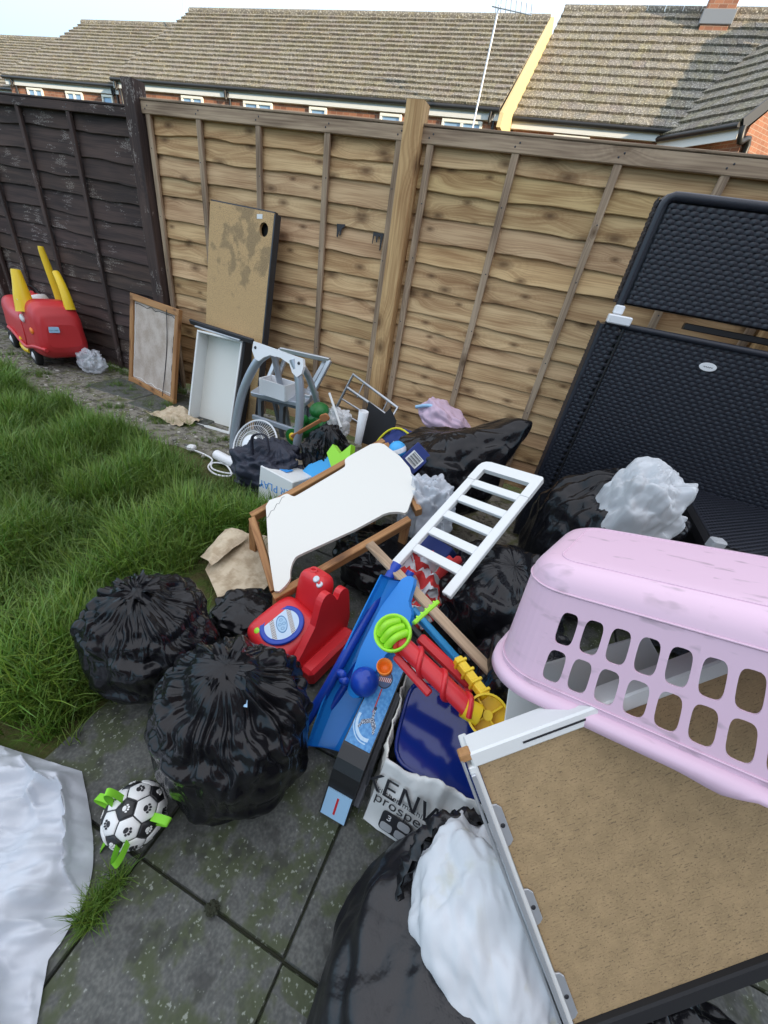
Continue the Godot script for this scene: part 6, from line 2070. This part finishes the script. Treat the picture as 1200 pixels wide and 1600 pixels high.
# cardboard carton with a tub in it
func mixer_carton():
	var st: SurfaceTool
	var t := thing("mixer_carton", "open white appliance carton with black lettering and a torn top edge", "carton")
	var lo := [Vector3(-0.035, 0.003, -0.455), Vector3(0.28, 0.003, -0.435), Vector3(0.31, 0.003, -0.74), Vector3(-0.05, 0.003, -0.76)]
	var hi := [Vector3(-0.03, 0.2, -0.525), Vector3(0.27, 0.225, -0.535), Vector3(0.31, 0.25, -0.77), Vector3(-0.062, 0.225, -0.80)]
	var n := noise_of(195, 1.0, 3, true)
	for k in 4:
		var a: Vector3 = lo[k]; var b: Vector3 = lo[(k + 1) % 4]; var c: Vector3 = hi[(k + 1) % 4]; var d: Vector3 = hi[k]
		var nrm := (b - a).cross(d - a).normalized()
		var shell := func(u: float, v: float, off: float) -> Vector3:
			var p := a.lerp(b, u).lerp(d.lerp(c, u), v)
			return p + nrm * (off + (n.get_noise_2d(u * 1.5 + k * 7.0, v * 1.5) * 0.012 + 0.008 * v * n.get_noise_2d(u * 4.0, k)) * smoothstep(0.0, 0.2, minf(u, 1.0 - u) + 0.05)) + Vector3(0, v * n.get_noise_2d(u * 2.0 + 30.0, k * 3.0) * 0.02, 0)
		st = new_st()
		sheet(st, func(u, v): return shell.call(u, v, 0.0), 28, 14)
		sheet(st, func(u, v): return shell.call(1.0 - u, v, -0.004), 28, 14)
		for i in 28:
			quad(st, shell.call(i / 28.0, 1.0, 0.0), shell.call((i + 1) / 28.0, 1.0, 0.0), shell.call((i + 1) / 28.0, 1.0, -0.004), shell.call(i / 28.0, 1.0, -0.004))
		part(t, "side", st, mats.white_paint if k != 3 else mats.white_laminate)
	# print on the front
	var fx := frame(lo[0], lo[1] - lo[0], hi[0] - lo[0])
	lettering(t, "KENWOOD", 0.078, mats.ink, fx * Transform3D(Basis(Vector3(0, 0, 1), 0.02), Vector3(0.178, 0.148, 0.012)), "Droid Sans", 1.12)
	lettering(t, "kitchen machine", 0.02, mats.ink, fx * Transform3D(Basis.IDENTITY, Vector3(0.085, 0.125, 0.0105)), "Droid Sans", 1.05)
	lettering(t, "prospero", 0.036, mats.ink, fx * Transform3D(Basis.IDENTITY, Vector3(0.095, 0.10, 0.0105)), "Droid Sans", 1.2)
	st = new_st()
	slab(st, fx * Transform3D(Basis.IDENTITY, Vector3(0.085, 0.047, 0.010)), rounded(0.085, 0.062, 0.012), 0.002, 0.0)
	var ic := part(t, "picture_panel", st, mats.ink)
	for e in [[-0.021, -0.016], [0.021, -0.016], [0.021, 0.016]]:
		st = new_st()
		slab(st, fx * Transform3D(Basis.IDENTITY, Vector3(0.085 + e[0], 0.047 + e[1], 0.0115)), rounded(0.034, 0.024, 0.008), 0.001, 0.0)
		part(ic, "picture", st, mats.pale_grey)
	lettering(ic, "3", 0.024, mats.white_plastic, fx * Transform3D(Basis.IDENTITY, Vector3(0.064, 0.062, 0.0115)))
	st = new_st()
	slab(st, fx * Transform3D(Basis(Vector3(0, 0, 1), -0.2), Vector3(0.2, 0.085, 0.0105)), oval(0.03, 0.02), 0.001, 0.0)
	part(t, "picture", st, mats.pale_grey)
	# marks on the left side
	var lx := frame(lo[3], lo[0] - lo[3], hi[3] - lo[3])
	lettering(t, "KENWOOD", 0.07, mats.ink, lx * Transform3D(Basis.IDENTITY, Vector3(0.16, 0.13, 0.0095)), "Droid Sans", 1.12)
	# deep blue tub
	var tub := thing("plastic_tub", "glossy deep blue plastic tub inside the appliance carton", "tub")
	var rings := []
	for e in [[0.97, 0.93], [0.95, 0.97], [0.9, 0.93], [0.84, 0.3], [0.78, 0.1], [0.5, 0.06], [0.1, 0.06]]:
		var ring := PackedVector3Array()
		var mid := Vector3.ZERO
		for q in 4:
			mid += (lo[q] as Vector3).lerp(hi[q], e[1]) * 0.25
		for q in 40:
			var s := q / 10.0
			var i := int(s) % 4
			var corner: Vector3 = (lo[i] as Vector3).lerp(hi[i], e[1]); var nxt: Vector3 = (lo[(i + 1) % 4] as Vector3).lerp(hi[(i + 1) % 4], e[1])
			var p := corner.lerp(nxt, s - floor(s))
			var dir := p - mid
			var rnd := 1.0 - 0.13 * pow(absf((s - floor(s)) - 0.5) * 2.0, 4.0)
			ring.append(mid + dir * e[0] * rnd * 0.97)
		rings.append(ring)
	st = new_st()
	loft(st, rings, true)
	part(tub, "tub", st, mats.tub_blue)

# underside of a drawer with its runner, lying over the heap
func drawer_bottom():
	var st: SurfaceTool
	var xf := frame(Vector3(0.409, 0.301, -0.245), Vector3(0.741, 0.431, -0.515), Vector3(-0.621, 0.733, -0.28))
	var t := thing("upturned_drawer", "upturned drawer with a brown hardboard base and metal runner", "drawer")
	var W := 0.56; var Hh := 0.467
	st = new_st()
	bbox(st, xf * Transform3D(Basis.IDENTITY, Vector3(W * 0.5, Hh * 0.5, -0.004)), Vector3(W, Hh, 0.006), 0.0)
	part(t, "base", st, mats.hardboard)
	st = new_st()
	bbox(st, xf * Transform3D(Basis.IDENTITY, Vector3(W * 0.5, -0.0145, -0.02)), Vector3(W + 0.04, 0.028, 0.06), 0.003)
	part(t, "drawer_front", st, mats.black_card)
	st = new_st()
	bbox(st, xf * Transform3D(Basis.IDENTITY, Vector3(W * 0.5 - 0.008, Hh + 0.014, -0.015)), Vector3(W, 0.026, 0.05), 0.003)
	part(t, "back_rail", st, mats.white_paint)
	st = new_st()
	bbox(st, xf * Transform3D(Basis.IDENTITY, Vector3(0.14, Hh + 0.014, 0.0105)), Vector3(0.12, 0.003, 0.001), 0.0)
	part(t, "rail_slot", st, mats.ink)
	st = new_st()
	bbox(st, xf * Transform3D(Basis.IDENTITY, Vector3(-0.0085, Hh * 0.5 - 0.01, -0.035)), Vector3(0.015, Hh + 0.03, 0.09), 0.002)
	part(t, "side", st, mats.white_paint)
	# runner: a channel with tabs
	st = new_st()
	bbox(st, xf * Transform3D(Basis.IDENTITY, Vector3(-0.012, Hh * 0.5, 0.0125)), Vector3(0.008, Hh - 0.01, 0.005), 0.001)
	var rn := part(t, "runner", st, mats.zinc)
	st = new_st()
	bbox(st, xf * Transform3D(Basis.IDENTITY, Vector3(-0.021, Hh * 0.5 + 0.01, -0.002)), Vector3(0.005, Hh + 0.02, 0.024), 0.001)
	part(rn, "channel", st, mats.zinc)
	for e in [[0.36, 0.08], [0.215, 0.07], [0.055, 0.09]]:
		st = new_st()
		slab(st, xf * Transform3D(Basis.IDENTITY, Vector3(0.0, e[0], 0.0022)), PackedVector2Array([Vector2(-0.012, -e[1] * 0.5), Vector2(0.006, -e[1] * 0.5 + 0.006), Vector2(0.012, -e[1] * 0.5 + 0.012), Vector2(0.012, e[1] * 0.5 - 0.012), Vector2(0.006, e[1] * 0.5 - 0.004), Vector2(-0.012, e[1] * 0.5)]), 0.003, 0.0005)
		var tab := part(rn, "tab", st, mats.zinc)
		st = new_st()
		lathe(st, xf * Transform3D(Basis(Vector3.RIGHT, PI / 2), Vector3(0.004, e[0], 0.0038)), [Vector2(0.004, 0), Vector2(0.0036, 0.0008), Vector2(0, 0.0008)], 12)
		part(rn, "screw", st, mats.ink)
	st = new_st()
	bbox(st, xf * Transform3D(Basis.IDENTITY, Vector3(-0.014, Hh + 0.022, 0.0)), Vector3(0.02, 0.014, 0.02), 0.002)
	part(t, "corner_block", st, mats.lumber)
	# the board's other sides, down into the heap
	st = new_st()
	bbox(st, xf * Transform3D(Basis.IDENTITY, Vector3(W + 0.008, Hh * 0.5, -0.035)), Vector3(0.015, Hh, 0.09), 0.002)
	part(t, "side", st, mats.white_paint)
	# white board below the basket
	t = thing("white_board", "white painted board wedged under the pink basket behind the drawer base", "board")
	st = new_st()
	slab(st, frame(Vector3(0.20, 0.50, -0.52), Vector3(0.32, 0.25, -0.16), Vector3(0.1, 0.62, -0.5)), PackedVector2Array([Vector2(-0.03, -0.02), Vector2(0.34, -0.06), Vector2(0.34, 0.12), Vector2(0.08, 0.13), Vector2(0.05, 0.11)]), 0.014, 0.002)
	part(t, "board", st, mats.white_paint)
	st = new_st()
	lathe(st, frame(Vector3(0.20, 0.50, -0.52), Vector3(0.32, 0.25, -0.16), Vector3(0.1, 0.62, -0.5)) * Transform3D(Basis(Vector3.RIGHT, PI / 2), Vector3(0.09, 0.05, 0.0072)), [Vector2(0.003, 0), Vector2(0.003, 0.0006), Vector2(0, 0.0006)], 10)
	part(t, "screw_hole", st, mats.ink)

# laundry basket lying upside down; s runs round it in eight sections, t from rim to shoulder
func basket_at(s: float, t: float, off: float) -> Vector3:
	var a := lerpf(0.318, 0.278, t) + off
	var b := lerpf(0.2, 0.163, t) + off
	var r := lerpf(0.098, 0.085, t) + off
	var sec := int(floor(s)) % 8
	var f: float = s - floorf(s)
	var y := t * 0.188
	var p: Vector2
	match sec:
		0: p = Vector2(lerpf(-(a - r), a - r, f), b)
		1: p = Vector2(a - r, b - r) + Vector2(sin(f * PI / 2), cos(f * PI / 2)) * r
		2: p = Vector2(a, lerpf(b - r, -(b - r), f))
		3: p = Vector2(a - r, -(b - r)) + Vector2(cos(f * PI / 2), -sin(f * PI / 2)) * r
		4: p = Vector2(lerpf(a - r, -(a - r), f), -b)
		5: p = Vector2(-(a - r), -(b - r)) + Vector2(-sin(f * PI / 2), -cos(f * PI / 2)) * r
		6: p = Vector2(-a, lerpf(-(b - r), b - r, f))
		_: p = Vector2(-(a - r), b - r) + Vector2(-cos(f * PI / 2), sin(f * PI / 2)) * r
	return Vector3(p.x, y, p.y)

func pink_basket():
	var t := thing("laundry_basket", "pink slotted laundry basket lying upside down on the drawer base", "laundry basket", Vector3.ZERO)
	var o := Vector3(0.23, 0.655, -0.871)
	var xa := Vector3(0.902, 0.321, 0.29); var ya := Vector3(-0.27, 0.941, -0.202)
	var base := frame(o, xa, ya)
	t.transform = Transform3D(base.basis.scaled(Vector3.ONE * 0.93), base * Vector3(0.28, 0.0, 0.178))
	var st := new_st()
	var th := -0.003
	# cells with one slot each; the rest of the wall in plain strips
	var per := [10, 0, 5, 0, 10, 0, 5, 0]
	for sec in 8:
		var cells: int = per[sec]
		if cells == 0:
			for off in [0.0, th]:
				for i in 10:
					for j in 12:
						var q := [basket_at(sec + i / 10.0, j / 12.0, off), basket_at(sec + (i + 1) / 10.0 - 1e-5, j / 12.0, off), basket_at(sec + (i + 1) / 10.0 - 1e-5, (j + 1) / 12.0, off), basket_at(sec + i / 10.0, (j + 1) / 12.0, off)]
						st.set_smooth_group(1)
						if off == 0.0: quad(st, q[0], q[1], q[2], q[3])
						else: quad(st, q[3], q[2], q[1], q[0])
			continue
		for c in cells:
			for row in [[0.0, 0.07, false], [0.07, 0.46, true], [0.46, 0.85, true], [0.85, 1.0, false]]:
				var s0: float = sec + float(c) / cells; var s1: float = sec + float(c + 1) / cells - 1e-5
				var rim := []
				var slot := []
				for k in 24:
					var an := TAU * k / 24.0
					var d := Vector2(cos(an), sin(an))
					var box := d / maxf(absf(d.x), absf(d.y))
					var rd := Vector2(signf(d.x) * pow(absf(d.x), 0.55), signf(d.y) * pow(absf(d.y), 0.55))
					rim.append(Vector2(lerpf(s0, s1, 0.5 + box.x * 0.5), lerpf(row[0], row[1], 0.5 + box.y * 0.5)))
					slot.append(Vector2(lerpf(s0, s1, 0.5 + rd.x * 0.36), lerpf(row[0], row[1], 0.5 + rd.y * 0.42)))
				for off in [0.0, th]:
					st.set_smooth_group(1)
					for k in 24:
						var k2 := (k + 1) % 24
						var q := []
						if row[2]:
							for e in [rim[k], rim[k2], slot[k2], slot[k]]:
								q.append(basket_at(e.x, e.y, off))
							if off == 0.0: quad(st, q[0], q[1], q[2], q[3])
							else: quad(st, q[3], q[2], q[1], q[0])
						else:
							var m := Vector2((s0 + s1) * 0.5, (row[0] + row[1]) * 0.5)
							if off == 0.0: tri(st, basket_at(m.x, m.y, off), basket_at(rim[k].x, rim[k].y, off), basket_at(rim[k2].x, rim[k2].y, off))
							else: tri(st, basket_at(m.x, m.y, off), basket_at(rim[k2].x, rim[k2].y, off), basket_at(rim[k].x, rim[k].y, off))
				if row[2]:
					st.set_smooth_group(2)
					for k in 24:
						var k2 := (k + 1) % 24
						quad(st, basket_at(slot[k].x, slot[k].y, 0.0), basket_at(slot[k2].x, slot[k2].y, 0.0), basket_at(slot[k2].x, slot[k2].y, th), basket_at(slot[k].x, slot[k].y, th))
	part(t, "wall", st, mats.pink_plastic)
	# rounded shoulder and flat base
	for off in [0.0, th]:
		st = new_st()
		var rings := []
		for e in [[0.0, 0.0], [0.004, 0.012], [0.011, 0.023], [0.021, 0.032], [0.034, 0.037], [0.05, 0.039], [0.065, 0.040], [0.08, 0.0402]]:
			var ring := PackedVector3Array()
			for k in 96:
				var s := k / 12.0
				var p := basket_at(s, 1.0, -e[0] + off)
				p.y += e[1] + off
				ring.append(p)
			rings.append(ring)
		if off < 0.0:
			for ring in rings: ring.reverse()
		loft(st, rings, true, 1)
		part(t, "base" if off == 0.0 else "base_inside", st, mats.pink_plastic)
	# moulded line round the wall and on the base
	for e in [[0.985, 0.0008, 0.0, 0.0022], [0.05, 0.0015, 0.0, 0.0018]]:
		st = new_st()
		var pts := []
		for k in 97:
			pts.append(basket_at(fmod(k / 12.0, 8.0), e[0], e[1]))
		tube(st, pts, e[3], 6)
		part(t, "moulded_line", st, mats.pink_plastic)
	st = new_st()
	var gp := []
	for k in 97:
		var p := basket_at(fmod(k / 12.0, 8.0), 1.0, -0.052)
		p.y += 0.0395
		gp.append(p)
	tube(st, gp, 0.0016, 5)
	part(t, "base_ridge", st, mats.pink_plastic)
	# flared rim, turned down, with the handle cut-outs in the long sides
	st = new_st()
	var rr := []
	for e in [[0.0, 0.0], [0.008, -0.002], [0.016, -0.006], [0.021, -0.022], [0.0185, -0.023], [0.013, -0.009], [0.006, -0.005], [-0.002, -0.003]]:
		var ring := PackedVector3Array()
		for k in 192:
			var s := k / 24.0
			var p := basket_at(s, 0.0, e[0])
			var notch := 0.0
			if s > 0.0 and s < 1.0:
				notch = smoothstep(0.12, 0.0, absf(s - 0.62)) * 0.014
			p.y += e[1] - notch * (0.4 if e[1] < -0.01 else 0.0) + (0.010 * smoothstep(0.08, 0.02, absf(s - 0.72)) if e[1] < -0.02 else 0.0)
			ring.append(p)
		ring.reverse()
		rr.append(ring)
	loft(st, rr, false, 1)
	part(t, "rim", st, mats.pink_plastic)

# dog's football with paw prints and pull tabs
func paw_ball():
	var R := 0.07
	var t := thing("dog_ball", "white and black panelled dog football with paw prints and lime green tabs", "ball", Vector3(-0.548, 0.066, -0.195))
	t.basis = Basis(Vector3(0, 0, 1), 0.5) * Basis(Vector3.RIGHT, 0.4) * Basis(Vector3.UP, 0.35)
	var st := new_st()
	ball(st, Transform3D.IDENTITY, Vector3.ONE * (R * 0.975), 16)
	part(t, "seam_layer", st, mats.ink)
	var g := (1.0 + sqrt(5.0)) / 2.0
	var vs := []
	for s1 in [-1.0, 1.0]:
		for s2 in [-g, g]:
			vs.append(Vector3(0, s1, s2)); vs.append(Vector3(s1, s2, 0)); vs.append(Vector3(s2, 0, s1))
	var panels := []
	for i in 12:
		var ring := []
		for j in 12:
			if i != j and absf(vs[i].distance_to(vs[j]) - 2.0) < 0.01:
				ring.append(vs[i].lerp(vs[j], 1.0 / 3.0).normalized())
		panels.append([vs[i].normalized(), ring, true])
	for i in 12:
		for j in range(i + 1, 12):
			for k in range(j + 1, 12):
				if absf(vs[i].distance_to(vs[j]) - 2.0) < 0.01 and absf(vs[j].distance_to(vs[k]) - 2.0) < 0.01 and absf(vs[i].distance_to(vs[k]) - 2.0) < 0.01:
					var ring := []
					for e in [[i, j], [j, i], [j, k], [k, j], [k, i], [i, k]]:
						ring.append(vs[e[0]].lerp(vs[e[1]], 1.0 / 3.0).normalized())
					panels.append([(vs[i] + vs[j] + vs[k]).normalized(), ring, false])
	for pn in panels:
		var c: Vector3 = pn[0]
		var u := c.cross(Vector3.UP if absf(c.y) < 0.9 else Vector3.RIGHT).normalized()
		var v := c.cross(u)
		var ring: Array = pn[1]
		ring.sort_custom(func(a, b): return atan2(a.dot(v), a.dot(u)) < atan2(b.dot(v), b.dot(u)))
		st = new_st()
		st.set_smooth_group(0)
		var m := ring.size()
		var lev := [[0.0, 1.012], [0.45, 1.009], [0.8, 1.002], [0.93, 0.985], [0.95, 0.96]]
		for q in lev.size() - 1:
			for k in m:
				for h in 3:
					var e0: Vector3 = ring[k].lerp(ring[(k + 1) % m], h / 3.0); var e1: Vector3 = ring[k].lerp(ring[(k + 1) % m], (h + 1) / 3.0)
					var p0: Vector3 = c.lerp(e0, lev[q][0]).normalized() * R * lev[q][1]; var p1: Vector3 = c.lerp(e1, lev[q][0]).normalized() * R * lev[q][1]
					var p2: Vector3 = c.lerp(e1, lev[q + 1][0]).normalized() * R * lev[q + 1][1]; var p3: Vector3 = c.lerp(e0, lev[q + 1][0]).normalized() * R * lev[q + 1][1]
					if q == 0: tri(st, p0, p3, p2)
					else: quad(st, p0, p3, p2, p1)
		var pm := part(t, "panel", st, mats.black_plastic if pn[2] else mats.ball_white)
		# paw print
		var face := Transform3D(Basis(u, v, c), c * R * 1.0095)
		var sc := 0.85 if pn[2] else 1.0
		for e in [[0.0, -0.003, 0.0062, 0.005], [-0.0075, 0.003, 0.0022, 0.003], [-0.0027, 0.007, 0.0022, 0.0031], [0.0027, 0.007, 0.0022, 0.0031], [0.0075, 0.003, 0.0022, 0.003]]:
			st = new_st()
			slab(st, face * Transform3D(Basis.IDENTITY, Vector3(e[0] * sc, e[1] * sc, 0)), oval(e[2] * sc, e[3] * sc), 0.0022, 0.0)
			part(pm, "paw_print", st, mats.ball_white if pn[2] else mats.ink)
	for d in [Vector3(-0.75, 0.45, -0.35), Vector3(0.15, 0.95, -0.25), Vector3(-0.8, -0.1, 0.5), Vector3(0.3, 0.35, 0.85), Vector3(0.95, -0.1, 0.25)]:
		var c: Vector3 = d.normalized()
		var u := c.cross(Vector3(0.3, 0.2, 1)).normalized()
		var loop := []
		for i in 15:
			var a := lerpf(-1.15, 1.15, i / 14.0)
			loop.append(c * (R * 0.97 + 0.046 * pow(cos(a * 1.36), 0.8) if absf(a) < 1.15 else R * 0.97) + u * sin(a * 1.2) * 0.012)
		st = new_st()
		var wv := c.cross(u).normalized() * 0.0085
		for i in 14:
			st.set_smooth_group(0)
			quad(st, loop[i] - wv, loop[i] + wv, loop[i + 1] + wv, loop[i + 1] - wv)
			quad(st, loop[i] + wv - u * 0.001, loop[i] - wv - u * 0.001, loop[i + 1] - wv - u * 0.001, loop[i + 1] + wv - u * 0.001)
		part(t, "pull_tab", st, mats.lime_ribbon)

# ---------------------------------------------------------------- grass
func tuft(r: RandomNumberGenerator, blades: int, spread: float) -> ArrayMesh:
	var p := PackedVector3Array(); var nrm := PackedVector3Array(); var col := PackedColorArray(); var idx := PackedInt32Array()
	for b in blades:
		var root := Vector3(r.randf_range(-1, 1), 0, r.randf_range(-1, 1)) * spread
		var dir := Vector3(cos(r.randf() * TAU), 0, sin(r.randf() * TAU)).normalized()
		var side := dir.cross(Vector3.UP)
		var l := r.randf_range(0.07, 0.19)
		var bend := r.randf_range(0.25, 1.25)
		var w := r.randf_range(0.0013, 0.0026)
		var tone := r.randf_range(0.7, 1.25)
		var c := Color(tone * r.randf_range(0.85, 1.15), tone, tone * r.randf_range(0.8, 1.3))
		if r.randf() < 0.05:
			c = Color(3.2, 1.7, 2.5)
		var at := root
		var first := p.size()
		for s in 5:
			var f := s / 4.0
			var lean := bend * f * 1.25
			var d := (Vector3.UP * cos(lean) + dir * sin(lean))
			if s > 0:
				at += d * l / 4.0
			var ww := w * (1.0 - f * f) + 0.0002
			var n := d.cross(side).normalized()
			p.append(at - side * ww); p.append(at + side * ww)
			nrm.append(n); nrm.append(n)
			col.append(c); col.append(c)
			if s > 0:
				var k := first + s * 2
				idx.append_array([k - 2, k - 1, k + 1, k - 2, k + 1, k])
	var arr := []
	arr.resize(Mesh.ARRAY_MAX)
	arr[Mesh.ARRAY_VERTEX] = p; arr[Mesh.ARRAY_NORMAL] = nrm; arr[Mesh.ARRAY_COLOR] = col; arr[Mesh.ARRAY_INDEX] = idx
	var m := ArrayMesh.new()
	m.add_surface_from_arrays(Mesh.PRIMITIVE_TRIANGLES, arr)
	return m

func build_grass():
	var r := RandomNumberGenerator.new()
	r.seed = 777
	var gm := mk("grass_blade", Color(0.125, 0.215, 0.03), 0.48)
	gm.vertex_color_use_as_albedo = true
	gm.backlight_enabled = true
	gm.backlight = Color(0.35, 0.5, 0.2)
	gm.cull_mode = BaseMaterial3D.CULL_DISABLED
	var root := Node3D.new()
	root.name = "grass"
	root.set_meta("kind", "stuff")
	root.set_meta("label", "long uncut green grass of the lawn")
	root.set_meta("category", "grass")
	add_child(root)
	var clump := noise_of(778, 1.7, 3)
	var edge := noise_of(8, 1.4, 3)
	for variant in 4:
		var places := []
		while places.size() < 4800:
			var x := r.randf_range(-6.2, -0.86)
			var z := r.randf_range(-1.95, 0.9)
			var c := clump.get_noise_2d(x, z)
			var front: float = -1.84 - x * 0.02 + edge.get_noise_1d(x) * 0.10
			if z < front - 0.02 - maxf(c, 0.0) * 0.1 or r.randf() > 0.8 + c * 1.0:
				continue
			if x > -0.93 and r.randf() < 0.5:
				continue
			if x > -1.16 and z > -1.32 and z < -0.78 or z > -0.24 and x > -1.5 or z < -1.62 and x > -2.3 or z < -1.5 and x > -1.35:
				continue
			var s := r.randf_range(0.7, 1.15) * (1.0 + c * 0.7)
			places.append([Vector3(x, -0.02, z), s, c])
		for k in 90:
			var x := r.randf_range(-4.8, -1.7)
			var z := -2.15 + 0.4 * clump.get_noise_2d(x * 1.5, 9.0) + r.randf_range(-0.05, 0.05)
			if clump.get_noise_2d(x * 2.0, 40.0) > 0.0 or r.randf() < 0.15:
				places.append([Vector3(x, 0.0, z), r.randf_range(0.2, 0.45), 0.0])
			else:
				places.append([Vector3(r.randf_range(-5.0, -2.6), 0.0, r.randf_range(-2.66, -2.58)), r.randf_range(0.25, 0.6), 0.0])
		for k in 8:
			places.append([Vector3(-0.505 + r.randf_range(-0.012, 0.012), -0.01, -0.06 + r.randf_range(-0.05, 0.05)), r.randf_range(0.3, 0.5), 0.0])
		var mm := MultiMesh.new()
		mm.transform_format = MultiMesh.TRANSFORM_3D
		mm.use_colors = true
		mm.mesh = tuft(r, 22, 0.035)
		mm.instance_count = places.size()
		for i in places.size():
			var e: Array = places[i]
			var b := Basis(Vector3.UP, r.randf() * TAU) * Basis(Vector3.RIGHT, r.randf_range(-0.25, 0.25))
			mm.set_instance_transform(i, Transform3D(b.scaled(Vector3.ONE * e[1]), e[0]))
			var q: float = r.randf_range(0.8, 1.2) * (1.0 + e[2] * 0.5)
			mm.set_instance_color(i, Color(q * r.randf_range(0.85, 1.2), q, q * r.randf_range(0.8, 1.2)))
		var mi := MultiMeshInstance3D.new()
		mi.name = "grass_tufts"
		mi.multimesh = mm
		mi.material_override = gm
		root.add_child(mi, true)
